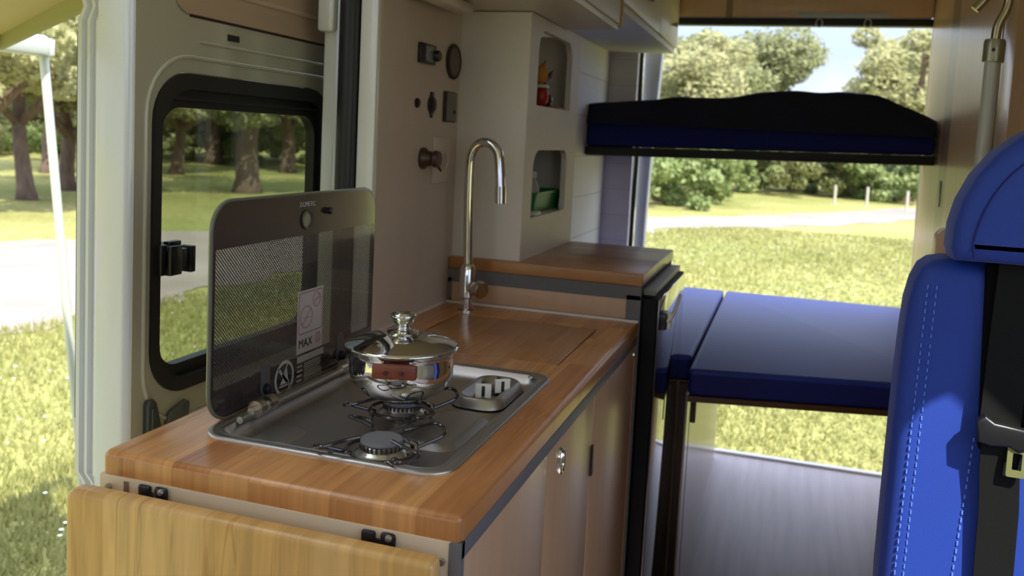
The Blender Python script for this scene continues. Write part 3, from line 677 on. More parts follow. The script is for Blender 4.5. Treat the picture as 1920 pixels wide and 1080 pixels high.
t2 = bmesh.new(); lathe(t2, [(0, 0), (.0175, .002), (.0205, .008), (.0205, .018), (.017, .024), (0, .0255)], (0, 0, 0), 'x', 28); bmesh.ops.transform(t2, matrix=Matrix.Translation((FX + .026, FY - .012, ZT + .054)) @ Matrix.Rotation(R(-35), 4, 'Z'), verts=t2.verts[:]); merge(bm, t2)
obj('lever_cap', bm, 'nickel', FA)['label'] = 'round satin mixer knob'

# ------------------------------------------------------------------ raised counter with fridge beneath
Y1 = 1.112; ZR = 1.009; Y2 = 1.625
RC = thing('raised_counter_cabinet', 'raised cabinet with beech top and grey framed fascia behind the low worktop', 'cabinet', (-.23, 1.37, 0))
bm = bmesh.new(); box(bm, -.464, .004, Y1 - .003, Y2 + .01, ZR - .028, ZR, r=.003, seg=3); obj('top_board', bm, 'top_x', RC)
obj('body', B(-.464, -.012, Y1 + .006, Y2, 0, ZR - .0285), 'lam', RC)
bm = B(-.464, .001, Y1, Y1 + .006, ZR - .060, ZR - .0285); box(bm, -.031, .001, Y1, Y1 + .006, ZT + .003, ZR - .05); box(bm, -.464, -.455, Y1, Y1 + .006, ZT + .003, ZR - .05); obj('grey_frame', bm, 'greytrim', RC)
bm = bmesh.new(); prism(bm, rrect(-.455, -.031, ZT + .002, ZR - .055, .008), 1, Y1 + .001, Y1 + .0065, r=.001); obj('fascia_panel', bm, 'lam', RC)
obj('side_trim', B(-.012, .002, Y1 + .002, Y1 + .010, .0, ZR - .029), 'greytrim', RC)
# vent slats under top on the aisle side
bm = bmesh.new(); box(bm, -.012, .002, Y1 + .012, Y2, ZR - .052, ZR - .029); obj('vent_slot', bm, 'blackmatt', RC)
FRG = thing('refrigerator', 'black glossy compact refrigerator under the raised beech counter', 'refrigerator', (.02, 1.36, 0))
obj('frame', B(-.011, .006, Y1 + .004, Y2 - .01, .04, .955, r=.003), 'blackmatt', FRG)
dr = obj('door', B(.007, .041, Y1 - .006, Y2 - .03, .06, .957, r=.004, seg=3), 'blackmatt', FRG)
obj('door_front', B(.0411, .045, Y1 - .004, Y2 - .032, .062, .955, r=.001), 'blackgloss', dr)
obj('top_grille', B(-.011, .030, Y1 + .03, Y2 - .03, .958, .972), mat('grey grille', (.30, .29, .26), .4, metal=.6), FRG)
bm = B(.040, .062, Y1 + .004, Y1 + .052, .885, .925, r=.006); obj('latch_housing', bm, 'black', dr)
bm = bmesh.new(); tube(bm, smoothpath([(.060, Y1 + .012, .905), (.070, Y1 + .02, .915), (.074, Y1 + .06, .930), (.072, Y1 + .15, .945)], 5), .0045, 10); tube(bm, [(.062, Y1 + .024, .925), (.064, Y1 + .02, .890)], .008, 12); obj('latch_lever', bm, 'cream', dr)

# ------------------------------------------------------------------ niche tower
TX1, TY0, TY1 = -.293, 1.132, 1.628; TZ0, TZ1 = ZR, 1.590
TW = thing('niche_cabinet', 'tall white cabinet with two open rounded niches standing on the raised counter', 'cabinet', (-.38, 1.38, TZ0))
n1 = rrect(1.205, 1.535, 1.380, 1.562, (.045, .055, .004, .004), 8); n2 = rrect(1.203, 1.532, 1.107, 1.272, (.035, .050, .004, .004), 8)
# side face with two openings
bm = bmesh.new(); zm = 1.325
ring(bm, rrect(TY0, TY1, zm, TZ1, .0008, 8), n1, 0, TX1 - .015, TX1); ring(bm, rrect(TY0, TY1, TZ0, zm, .0008, 8), n2, 0, TX1 - .015, TX1)
bmesh.ops.remove_doubles(bm, verts=bm.verts[:], dist=.00005); obj('side_panel', bm, 'white', TW, smooth=0)
obj('front_panel', B(XW, TX1 - .0002, TY0 - .001, TY0 + .015, TZ0, TZ1, r=.001), 'white', TW)
obj('back_panel', B(XW, TX1 - .016, TY1 - .015, TY1, TZ0, TZ1), 'white', TW)
obj('shelf', B(XW, TX1 - .016, TY0 + .016, TY1 - .016, 1.366, 1.379), 'white', TW)
obj('shelf', B(XW, TX1 - .016, TY0 + .016, TY1 - .016, 1.094, 1.106), 'white', TW)
obj('inner_board', B(XW + .001, XW + .006, TY0 + .016, TY1 - .016, TZ0, TZ1), mat('grey beige board', (.30, .27, .21), .6), TW)
# green crate, clear bottle and small white dish in the lower niche
G = thing('storage_crate', 'bright green plastic crate inside the lower niche', 'box', (-.38, 1.41, 1.107))
bm = bmesh.new(); o1 = rrect(-.43, -.318, 1.325, 1.595, .012, 4); o0 = rrect(-.422, -.326, 1.333, 1.587, .010, 4); i1 = rrect(-.427, -.321, 1.328, 1.592, .010, 4)
VV = [[bm.verts.new((x, y, z)) for x, y in pts] for pts, z in ((o0, 1.1075), (o1, 1.155), (rrect(-.433, -.315, 1.322, 1.598, .013, 4), 1.155), (rrect(-.433, -.315, 1.322, 1.598, .013, 4), 1.161), (i1, 1.161), (rrect(-.42, -.328, 1.335, 1.585, .01, 4), 1.110))]
for A, C in zip(VV, VV[1:]):
    for i in range(len(A)): bm.faces.new((A[i], A[(i + 1) % len(A)], C[(i + 1) % len(A)], C[i]))
bm.faces.new(VV[0][::-1]); bm.faces.new(VV[-1]); obj('tub', bm, 'green', G)
b = thing('clear_bottle', 'small frosted bottle standing in the green crate', 'bottle', (-.345, 1.385, 1.111))
bm = bmesh.new(); lathe(bm, [(0, 0), (.018, 0), (.0185, .004), (.0185, .06), (.012, .075), (.008, .08), (.008, .088)], (-.345, 1.385, 1.111), 'z', 24); obj('body', bm, mat('frosted plastic', (.50, .47, .42), .3), b)
bm = bmesh.new(); lathe(bm, [(.0095, .086), (.0095, .102), (0, .103)], (-.345, 1.385, 1.111), 'z', 20); obj('cap', bm, 'cream', b)
bm = B(-.316, -.296, 1.262, 1.312, 1.107, 1.118, r=.004); tag(obj('soap_bar', bm, mat('white soap', (.75, .75, .70), .4)), 'small white block at the front corner of the lower niche', 'soap')
# small red and yellow ornament
OX, OY = -.322, 1.345
O_ = thing('wooden_ornament', 'small red and orange bird ornament in the upper niche', 'ornament', (OX, OY, 1.38))
def blob(bm, c_, r_, sc=(1, 1, 1)):
    t = bmesh.new(); bmesh.ops.create_uvsphere(t, u_segments=20, v_segments=12, radius=r_)
    for v in t.verts: v.co = Vector((c_[0] + v.co.x * sc[0], c_[1] + v.co.y * sc[1], c_[2] + v.co.z * sc[2]))
    merge(bm, t)
bm = bmesh.new(); blob(bm, (OX, OY, 1.409), .024, (.8, .8, 1.15)); obj('body', bm, 'red', O_)
bm = bmesh.new(); blob(bm, (OX, OY - .012, 1.462), .022, (.8, .9, 1.1)); tube(bm, [(OX, OY - .012, 1.475), (OX, OY + .03, 1.503)], [.010, .001], 8); obj('head', bm, 'orange', O_)
bm = bmesh.new(); tube(bm, [(OX, OY - .01, 1.440), (OX + .003, OY + .04, 1.455), (OX + .006, OY + .085, 1.482)], [.014, .011, .001], 10); obj('wing', bm, mat('dark brown feather', (.08, .03, .015), .6), O_)
bm = bmesh.new(); lathe(bm, [(.017, 0), (.019, .004), (.017, .008)], (OX, OY, 1.430), 'z', 20); obj('collar', bm, 'cream', O_)
bm = bmesh.new(); blob(bm, (-.322, 1.392, 1.400), .020, (.9, 1, 1.0)); tag(obj('dark_nut', bm, 'brownknob'), 'dark round wooden ball beside the red ornament in the upper niche', 'ball')
bm = B(-.34, -.30, 1.43, 1.50, 1.3795, 1.386, r=.002); tag(obj('wooden_tag', bm, 'orange'), 'small flat orange object lying in the upper niche', 'trinket')

# ------------------------------------------------------------------ fittings on the kitchen wall
C_ = thing('heater_control', 'dark control panel with grey display and round knob, topmost on the kitchen wall', 'control panel', (XW, .925, 1.47))
obj('housing', B(XW, XW + .010, .883, .965, 1.448, 1.491, r=.003), 'black', C_)
obj('display', B(XW + .0095, XW + .012, .906, .948, 1.453, 1.486, r=.001), 'led', C_)
bm = bmesh.new(); lathe(bm, [(.0125, .010), (.0125, .020), (.010, .024), (0, .024)], (XW, .952, 1.468), 'x', 24); obj('knob', bm, 'black', C_)
V_ = thing('round_vent', 'round dark bronze air vent beside the control panel', 'vent', (XW, 1.083, 1.468))
bm = bmesh.new(); lathe(bm, [(.040, 0), (.041, .006), (.036, .009), (.033, .007)], (XW, 1.083, 1.468), 'x', 36); obj('rim', bm, 'gap', V_)
bm = bmesh.new(); lathe(bm, [(.034, .004), (.034, .007), (0, .009)], (XW, 1.083, 1.468), 'x', 36); obj('disc', bm, 'gold', V_)
bm = bmesh.new(); lathe(bm, [(.0105, 0), (.0105, .004), (.008, .006), (0, .0065)], (XW, .889, 1.363), 'x', 24); tag(obj('push_button', bm, 'black'), 'smallest round black button on the kitchen wall', 'button')
Q = thing('rotary_switch', 'round black wall switch with pointed lugs above and below', 'switch', (XW, .967, 1.363))
bm = bmesh.new(); lathe(bm, [(.019, 0), (.019, .004), (.015, .008), (0, .010)], (XW, .967, 1.363), 'x', 28); obj('dial', bm, 'black', Q)
bm = bmesh.new(); prism(bm, [(.957, 1.378), (.962, 1.391), (.972, 1.391), (.977, 1.378)], 0, XW, XW + .004); obj('lug', bm, 'black', Q); bm = bmesh.new(); prism(bm, [(.957, 1.348), (.966, 1.334), (.970, 1.334), (.977, 1.348)], 0, XW, XW + .004); obj('lug', bm, 'black', Q)
Q = thing('socket_plate', 'upright rectangular bronze grey wall plate right of the round switch', 'socket', (XW, 1.07, 1.363))
obj('frame', B(XW, XW + .006, 1.036, 1.104, 1.328, 1.398, r=.002), 'gap', Q); obj('face', B(XW + .005, XW + .008, 1.046, 1.106, 1.330, 1.396, r=.002), mat('bronze grey plate', (.17, .15, .12), .35), Q)
bm = bmesh.new(); lathe(bm, [(.005, .008), (.004, .011), (0, .011)], (XW, 1.088, 1.352), 'x', 14); obj('toggle', bm, 'black', Q)
Q = thing('water_inlet_knob', 'dark brown protruding round knob on the kitchen wall, lowest of the fittings', 'knob', (XW, .932, 1.245))
bm = bmesh.new(); lathe(bm, [(.024, 0), (.024, .006), (.018, .012), (.015, .024), (.019, .030), (.017, .040), (0, .042)], (XW, .932, 1.245), 'x', 28); obj('knob', bm, 'brownknob', Q)
bm = bmesh.new(); tube(bm, [(XW + .03, .94, 1.235), (XW + .036, .955, 1.218)], [.006, .002], 8); obj('lever', bm, 'brownknob', Q)
Q = thing('white_socket', 'white wall socket with low relief beside the brown knob', 'socket', (XW, 1.03, 1.24))
obj('cover', B(XW, XW + .006, .985, 1.085, 1.188, 1.292, r=.002), 'whitewall', Q)
bm = bmesh.new(); lathe(bm, [(.022, .006), (.022, .008), (.018, .008), (.016, .006), (0, .006)], (XW, 1.048, 1.240), 'x', 28); obj('socket_insert', bm, 'whitewall', Q)
obj('raised_rail', B(XW, XW + .014, .985, .993, 1.188, 1.292, r=.002), 'white', Q) if 0 else None

# ------------------------------------------------------------------ overhead cupboards
U = thing('overhead_cupboard', 'cream overhead cupboard above the kitchen, nearest the camera', 'cupboard', (-.3, 1.0, 1.59))
obj('body', B(XW, -.16, .60, 1.455, 1.592, 1.95), 'cupwhite', U)
obj('front_frame', B(-.162, -.152, .60, 1.44, 1.590, 1.95, r=.002), 'cupwhite', U)
obj('door', B(-.153, -.146, .62, 1.425, 1.604, 1.94, r=.002), mat('cupboard door', (.52, .42, .31), .4), U)
bm = bmesh.new(); tube(bm, [(-.155, 1.452, 1.600), (-.155, 1.452, 1.95)], .012, 14); obj('corner_post', bm, mat('light beech post', (.50, .38, .22), .35), U)
bm = B(-.436, -.394, .78, 1.02, 1.566, 1.590, r=.008); tag(obj('under_cupboard_trim', bm, 'cupwhite'), 'slim cream trim strip under the overhead cupboard', 'light')  # rounded trim end under the cupboard, not a lamp
U2 = thing('overhead_cupboard', 'cream overhead cupboard with two small knobs, farther back above the bunk', 'cupboard', (-.3, 2.2, 1.69))
obj('body', B(XW, -.196, 1.46, 2.88, 1.692, 1.95), 'cupwhite', U2)
for k, (ya, yb, kn) in enumerate(((1.47, 2.38, 2.09), (2.39, 2.87, 2.70))):
    d_ = obj('door', B(-.196, -.185, ya, yb, 1.700, 1.94, r=.002), 'cupwhite', U2)
    bm = bmesh.new(); lathe(bm, [(.006, 0), (.006, .008), (.011, .014), (.009, .02), (0, .021)], (-.185, kn, 1.775), 'x', 16); obj('knob', bm, 'silver', d_)
struct('trim_12', B(XW, -.197, 1.46, 2.88, 1.680, 1.692), 'soffit', 'lining strip under far cupboard')

# ------------------------------------------------------------------ upper bunk
def pris_xz(pts, y0, y1, r=0): bm = bmesh.new(); prism(bm, pts, 1, y0, y1, r=r); return bm
YB = 2.50
tag(obj('bunk_board', pris_xz([(XW + .002, 1.246), (XR - .008, 1.274), (XR - .008, 1.308), (XW + .002, 1.280)], YB, YE - .06, r=.004), mat('black bunk frame', (.02, .02, .012), .55)), 'dark board frame carrying the upper bunk mattress', 'bed frame')
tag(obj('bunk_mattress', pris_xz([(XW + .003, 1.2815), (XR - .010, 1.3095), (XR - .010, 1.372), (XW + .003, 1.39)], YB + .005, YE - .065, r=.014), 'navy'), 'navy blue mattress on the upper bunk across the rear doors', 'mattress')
def blanket():
    bm = bmesh.new(); random.seed(3); nx, ny = 60, 12; g = []
    tops = [(-.463, .070), (-.30, .090), (-.12, .108), (.02, .112), (.22, .140), (.36, .146), (.54, .142), (.66, .105), (.77, .058)]
    TS = smoothpath([(a_, 0, b_) for a_, b_ in tops], 8)
    def top(x):
        for p, q in zip(TS, TS[1:]):
            if x <= q.x: return p.z + (q.z - p.z) * (x - p.x) / max(1e-6, q.x - p.x)
        return tops[-1][1]
    for i in range(nx + 1):
        x = XW + .003 + (XR - .013 - XW) * i / nx; row = []
        for j in range(ny + 1):
            t = j / ny; y = YB - .002 + (YE - .07 - YB) * max(0, (t - .35)) / .65; h = top(x)
            zb = 1.375
            z = zb + h * min(1, (t / .35)) ** .7 + (.0025 * math.sin(x * 19 + t * 9) + .0015 * math.sin(x * 43 - t * 13)) * min(1, t * 4)
            y += (.010 * math.sin(x * 17 + z * 30)) * (1 if t < .35 else 0) - (.012 if t < .05 else 0) + .03 * min(1, t / .35)
            row.append(bm.verts.new((x, y, z)))
        g.append(row)
    for i in range(nx):
        for j in range(ny): bm.faces.new((g[i][j], g[i + 1][j], g[i + 1][j + 1], g[i][j + 1]))
    # bottom and ends
    lo = [[bm.verts.new((g[i][0].co.x, y, 1.374)) for y in (g[i][0].co.y, YE - .07)] for i in (0, nx)]
    bot = [[bm.verts.new((g[i][0].co.x, g[i][0].co.y, 1.370)), bm.verts.new((g[i][0].co.x, YE - .07, 1.370))] for i in range(nx + 1)]
    for i in range(nx):
        bm.faces.new((bot[i][0], bot[i + 1][0], g[i + 1][0], g[i][0])); bm.faces.new((bot[i][0], bot[i][1], bot[i + 1][1], bot[i + 1][0])); bm.faces.new((g[i][ny], g[i + 1][ny], bot[i + 1][1], bot[i][1]))
    for i in (0, nx): bm.faces.new([bot[i][0]] + g[i] + [bot[i][1]])
    for v in [v for p in lo for v in p]: bm.verts.remove(v)
    return bm
tag(obj('rumpled_blanket', blanket(), 'blanket', smooth=80), 'rumpled black blanket heaped on the upper bunk mattress', 'blanket')

# ------------------------------------------------------------------ lower bed
tag(obj('bed_board', (lambda bm: (prism(bm, [(.083, 1.492), (XR - .03, 1.642), (XR - .03, 2.88), (.083, 2.88)], 2, .622, .638, r=.002), bm)[1])(bmesh.new()), 'brownboard'), 'thin brown board under the large blue cushion of the lower bed', 'board')
bm = B(.090, .104, 1.530, 1.548, .555, .622, r=.002); tag(obj('support_bracket', bm, 'brown'), 'small brown bracket hanging under the left corner of the bed board', 'bracket')
def cushion(name, outline, z0, z1, label):
    T_ = thing(name, label, 'cushion', (sum(p[0] for p in outline) / len(outline), sum(p[1] for p in outline) / len(outline), z0), 'blue cushions of the lower bed')
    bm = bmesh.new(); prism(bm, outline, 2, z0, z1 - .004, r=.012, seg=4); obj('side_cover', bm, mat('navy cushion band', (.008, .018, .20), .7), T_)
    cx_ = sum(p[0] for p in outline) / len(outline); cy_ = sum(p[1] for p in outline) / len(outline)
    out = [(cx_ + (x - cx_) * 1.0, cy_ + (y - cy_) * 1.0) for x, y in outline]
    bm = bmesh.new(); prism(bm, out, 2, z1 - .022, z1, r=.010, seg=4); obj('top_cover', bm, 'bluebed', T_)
def rq(pts, r_=.02):
    out = []; n = len(pts)
    for i in range(n):
        p = Vector(pts[i]); a_ = (Vector(pts[i - 1]) - p).normalized(); b_ = (Vector(pts[(i + 1) % n]) - p).normalized()
        for t in (0, .25, .5, .75, 1):
            q0 = p + a_ * r_ * (1 - t); q1 = p + b_ * r_ * t; s = (1 - t); out.append(tuple((p + a_ * r_) * s * s + p * 2 * s * t + (p + b_ * r_) * t * t))
    return out
cushion('bed_cushion', rq([(.082, 1.490), (.765, 1.645), (.765, 2.87), (.082, 2.87)]), .639, .712, 'large blue bed cushion bridging the aisle by the rear doors')
cushion('bed_cushion', rq([(XW + .004, 1.64), (.074, 1.64), (.074, 2.87), (XW + .004, 2.87)]), .639, .712, 'smaller blue bed cushion behind the refrigerator')
BX = thing('bed_box', 'beech laminate box carrying the small blue cushion beside the rear doors', 'cabinet', (-.2, 2.2, 0))
obj('body', B(XW + .002, .074, 1.64, 2.87, 0, .638), 'lam', BX)
obj('side_panel', B(.0745, .080, 1.545, 2.87, 0, .636), mat('taupe laminate', (.42, .34, .28), .28, coat=.25), BX)
obj('front_post', B(.046, .080, 1.62, 1.64, 0, .636), 'brown', BX)

# ------------------------------------------------------------------ right side: wardrobe, ribs, crank
WR = thing('wardrobe', 'glossy beech wardrobe side along the right of the aisle', 'wardrobe', (.85, 2.3, 0))
obj('side_panel', B(XR, .948, 1.62, YE - .03, 0, 1.958), 'panel', WR)
obj('slot_handle', B(XR - .003, XR + .001, 2.372, 2.408, 1.140, 1.226, r=.001), mat('grey slot', (.20, .19, .14), .4), WR)
obj('corner_groove', B(XR - .001, XR + .002, 1.640, 1.650, .0, 1.957), 'gap', WR)
TB = thing('tambour_door', 'ribbed beech roller shutter at the right edge, behind the blue seat', 'shutter', (.85, 1.1, 0))
bm = B(XR, .80, 1.50, 1.62, 0, 1.95, r=.003); obj('end_board', bm, 'ribs', TB)
bm = bmesh.new()
for k in range(34): tube(bm, [(XR + .010, 1.490 - k * .0245, .0), (XR + .010, 1.490 - k * .0245, 1.95)], .0125, 8)
obj('ribs', bm, 'ribs', TB)
CR = thing('awning_crank', 'pale grey crank rod with bent metal hook standing beside the wardrobe', 'rod', (.616, .85, 0))
bm = bmesh.new(); tube(bm, [(.606, .85, .0), (.6145, .85, 1.478)], .0125, 18); obj('rod', bm, mat('pale grey tube', (.42, .41, .34), .35, coat=.3), CR)
bm = bmesh.new(); tube(bm, [(.6145, .85, 1.468), (.6148, .85, 1.472), (.6155, .85, 1.50), (.6156, .85, 1.506)], [.0165, .0172, .0172, .0155], 20)
cl = obj('collar', bm, mat('olive metal', (.30, .28, .20), .3, metal=.7), CR)
bm = bmesh.new(); lathe(bm, [(.003, 0), (.003, .0008), (0, .001)], (0, 0, 0), 'y', 10); bmesh.ops.transform(bm, matrix=Matrix.Translation((.611, .8325, 1.487)) @ Matrix.Rotation(PI, 4, 'Z'), verts=bm.verts[:]); obj('pin', bm, 'dark', cl)
bm = bmesh.new(); tube(bm, smoothpath([(.6156, .85, 1.50), (.618, .85, 1.53), (.628, .85, 1.556), (.630, .85, 1.578), (.618, .85, 1.592), (.603, .85, 1.590), (.593, .85, 1.572), (.580, .85, 1.556)], 6), .0078, 14); obj('hook', bm, mat('aged brass', (.36, .30, .18), .22, metal=.9), CR)
tag(obj('wooden_post_end', (lambda bm: (prism(bm, rrect(.526, .70, .95, 1.192, (.004, .018, .002, .002)), 1, .66, .70, r=.003), bm)[1])(bmesh.new()), 'lam'), 'rounded corner of a beech board between the headrest and the wardrobe', 'board')

# ------------------------------------------------------------------ seat
SEAT = thing('passenger_seat', 'royal blue upholstered seat with large headrest at the right', 'seat', (.72, .5, 0))
SY = .45
back = [(.470, .44)] + [(.461, .70), (.4615, .80), (.4625, .90), (.4640, 1.00), (.466, 1.06), (.4685, 1.10), (.474, 1.130), (.483, 1.152), (.495, 1.162), (.512, 1.166)] + [(.95 - (x - .47) + .02, z) for x, z in [(.512, 1.166), (.495, 1.162), (.483, 1.152), (.474, 1.13), (.4685, 1.10), (.464, 1.0), (.461, .70), (.47, .44)]]
back = [(min(x, .945), z) for x, z in back]
bm = bmesh.new(); prism(bm, back, 1, SY, SY + .11, r=.026, seg=6); bk = obj('backrest', bm, 'blue', SEAT, smooth=60)
def stitches(path, length=.0055, gap=.0055, r_=.0011):
    bm = bmesh.new(); P_ = [Vector(p) for p in path]
    for a_, b_ in zip(P_, P_[1:]):
        d = (b_ - a_); n = max(1, int(d.length / (length + gap))); d.normalize()
        for k in range(n):
            s = a_ + d * k * (length + gap); tube(bm, [s, s + d * length], r_, 5)
    return bm
zs = [1.13, 1.05, .95, .85, .75, .65, .55]
st = obj('stitching', stitches([(.4885 - (1.13 - z) * .022, SY - .0008, z) for z in zs]), 'thread', bk); st['kind'] = 'stuff'
st = obj('stitching', stitches([(.4995 - (1.13 - z) * .022, SY - .0008, z) for z in zs]), 'thread', bk); st['kind'] = 'stuff'
st = obj('stitching', stitches([(.5655 - (1.0 - z) * .055, SY - .0008, z) for z in [.93, .85, .75, .65, .55]], r_=.0014), 'thread', bk); st['kind'] = 'stuff'
bm = bmesh.new(); hr = [(.512, 1.170), (.507, 1.185), (.508, 1.215), (.515, 1.247), (.530, 1.282), (.550, 1.310), (.575, 1.333), (.605, 1.353), (.64, 1.37), (.70, 1.378)]
hr = hr + [(1.40 - x, z) for x, z in hr[::-1][1:]]
prism(bm, hr, 1, SY - .055, SY + .05, r=.024, seg=6); hd = obj('headrest', bm, 'blue', SEAT, smooth=60)
bm = bmesh.new(); tube(bm, smoothpath([(.530, SY - .0565, 1.176), (.528, SY - .0565, 1.20), (.540, SY - .0565, 1.245), (.562, SY - .0565, 1.283), (.59, SY - .0565, 1.31), (.62, SY - .0565, 1.33), (.70, SY - .0565, 1.35)], 6), .0009, 5); obj('seam', bm, 'navy', hd)
for xp in (.615, .785): obj('headrest_post', B(xp - .015, xp + .015, SY + .02, SY + .04, 1.14, 1.19, r=.003), 'black', hd)
obj('seat_cushion', B(.47, .945, .0, SY + .02, .36, .50, r=.03, seg=5), 'blue', SEAT)
obj('seat_base', B(.49, .93, .05, SY + .10, .0, .36, r=.01), 'lam', SEAT)
obj('lumbar_pad', (lambda bm: (prism(bm, [(.566, .915), (.555, 1.168), (.85, 1.168), (.85, .915)], 1, SY - .010, SY + .01, r=.006), bm)[1])(bmesh.new()), mat('black seat fabric', (.004, .004, .004), .9, spec=.1), SEAT)['label'] = 'black fabric centre panel'
# belt
BL = thing('seat_belt', 'black seat belt with olive tongue lying over the blue seat', 'seat belt', (.60, SY - .02, .9))
bm = bmesh.new(); ribbon(bm, [(.592, SY - .016, 1.17), (.588, SY - .018, 1.05), (.586, SY - .020, .945)], (1, 0, 0), .048, .0016); obj('webbing', bm, 'strap', BL)
bm = bmesh.new(); ribbon(bm, [(.590, SY - .022, .935), (.591, SY - .018, .90), (.596, SY - .014, .84), (.598, SY - .010, .75), (.598, SY - .008, .60), (.598, SY - .006, .50)], (1, .05, 0), .048, .002); obj('webbing', bm, 'strap', BL)
bm = bmesh.new(); prism(bm, [(.557, .962), (.566, .970), (.578, .962), (.612, .958), (.66, .968), (.66, .945), (.622, .932), (.608, .926), (.597, .932), (.575, .930), (.560, .934)], 1, SY - .034, SY - .018, r=.004, seg=3); tg = obj('tongue_housing', bm, 'black', BL)
bm = bmesh.new(); ring(bm, rrect(.596, .620, .893, .938, .003, 4), rrect(.6025, .6135, .902, .925, .002, 4), 1, SY - .030, SY - .0265); obj('tongue_plate', bm, 'tongue', tg)

# light bar and rings on the beam
LB = thing('rear_strip_light', 'flat silver strip light on the wooden beam over the rear doors', 'light', (.455, 2.89, 1.84))
obj('housing', B(.28, .625, 2.884, 2.899, 1.834, 1.852, r=.003), mat('pale silver', (.55, .56, .60), .35), LB)
for k, xr_ in enumerate((.365, .545)):
    bm = bmesh.new(); n = 18; tube(bm, [(xr_ + .012 * math.cos(2 * PI * i / n), 2.905, 1.814 + .016 * math.sin(2 * PI * i / n)) for i in range(n)], .003, 6, closed=True)
    tag(obj('hanging_ring', bm, 'silver'), ('left' if k == 0 else 'right') + ' one of two small metal rings hanging over the rear doors', 'ring', 'rings over the rear doors')

# ================================================================== OUTSIDE
bm = bmesh.new(); n = 60; random.seed(8)
g = []
for i in range(n + 1):
    row = []
    for j in range(n + 1):
        x = -90 + 180 * i / n; y = -30 + 170 * j / n; d = math.hypot(x, y)
        row.append(bm.verts.new((x, y, GZ + (0 if d < 30 else (d - 30) * .012))))
    g.append(row)
for i in range(n):
    for j in range(n): bm.faces.new((g[i][j], g[i + 1][j], g[i + 1][j + 1], g[i][j + 1]))
struct('ground', bm, 'ground', 'sunlit meadow', smooth=0)
# sandy track curving from left to behind the van
cl_ = smoothpath([(-13, -9, 0), (-10.5, -2, 0), (-8.8, 4, 0), (-8.2, 8.5, 0), (-6.6, 13.5, 0), (-3.6, 19.5, 0), (0.4, 24.4, 0), (4.6, 31.5, 0), (12, 41, 0)], 10)
wd = lambda i: [5.2, 5.0, 5.0, 4.6, 3.4, 2.6, 2.6, 3.0, 3.2][min(8, i // 10)]
bm = bmesh.new(); pv = None
for i, p in enumerate(cl_):
    d = (cl_[min(i + 1, len(cl_) - 1)] - cl_[max(i - 1, 0)]).normalized(); s = Vector((-d.y, d.x, 0)); w = wd(i) / 2 * (1 + .12 * math.sin(i * 1.7))
    dd = math.hypot(p.x, p.y); z = GZ + .012 + (0 if dd < 30 else (dd - 30) * .013)
    q = (bm.verts.new(p + s * w + Vector((0, 0, z))), bm.verts.new(p - s * w + Vector((0, 0, z))))
    if pv: bm.faces.new((pv[0], pv[1], q[1], q[0]))
    pv = q
struct('sandy_track', bm, 'track', 'pale sandy track crossing the meadow', smooth=0)

def ground_z(x, y):
    d = math.hypot(x, y); return GZ + (0 if d < 30 else (d - 30) * .012)
def on_track(x, y, m=0):
    return any((p.x - x) ** 2 + (p.y - y) ** 2 < (wd(i) / 2 + m) ** 2 for i, p in enumerate(cl_))
def build_mesh(name, verts, faces, m):
    me = bpy.data.meshes.new(name); me.from_pydata(verts, [], faces); me.materials.append(M[m]); return me
# grass blades near the van (left side and behind)
def grass():
    random.seed(11); V = []; F = []
    zones = [(-7.0, -1.4, 1.0, 9.0, 34000), (-4.5, 5.0, 4.0, 21, 44000), (-3.4, -1.2, .6, 5.0, 18000), (-1.5, 2.0, 3.3, 9.0, 24000)]
    for x0, x1, y0, y1, nn in zones:
        for _ in range(nn):
            x = random.uniform(x0, x1); y = random.uniform(y0, y1)
            if on_track(x, y): continue
            h = random.uniform(.03, .075) * (1 + .4 * math.sin(x * 1.3) * math.sin(y * .9)); t = random.uniform(0, 6.28); w = .004 + .0008 * math.hypot(x, y); lx = random.uniform(-.04, .04); ly = random.uniform(-.04, .04); k = len(V)
            V += [(x - w * math.cos(t), y - w * math.sin(t), GZ), (x + w * math.cos(t), y + w * math.sin(t), GZ), (x + lx, y + ly, GZ + h)]; F.append((k, k + 1, k + 2))
    o = bpy.data.objects.new('grass', build_mesh('grass', V, F, 'grassblade')); COL.objects.link(o); tag(o, 'short sunlit grass growing over the meadow', 'grass', kind='stuff')
    V = []; F = []
    for x0, x1, y0, y1, nn in [(-6.5, -1.8, 2, 8, 260), (-3, 4.5, 6, 20, 500)]:
        for _ in range(nn):
            x = random.uniform(x0, x1); y = random.uniform(y0, y1)
            if on_track(x, y): continue
            r_ = random.uniform(.006, .011) + .0006 * y; z = GZ + random.uniform(.08, .12); k = len(V)
            V += [(x + r_ * math.cos(q * PI / 3), y + r_ * math.sin(q * PI / 3), z) for q in range(6)]; F.append(tuple(range(k, k + 6)))
    o = bpy.data.objects.new('daisies', build_mesh('daisies', V, F, 'petal')); COL.objects.link(o); tag(o, 'tiny white daisies scattered over the meadow grass', 'flowers', kind='stuff')
grass()

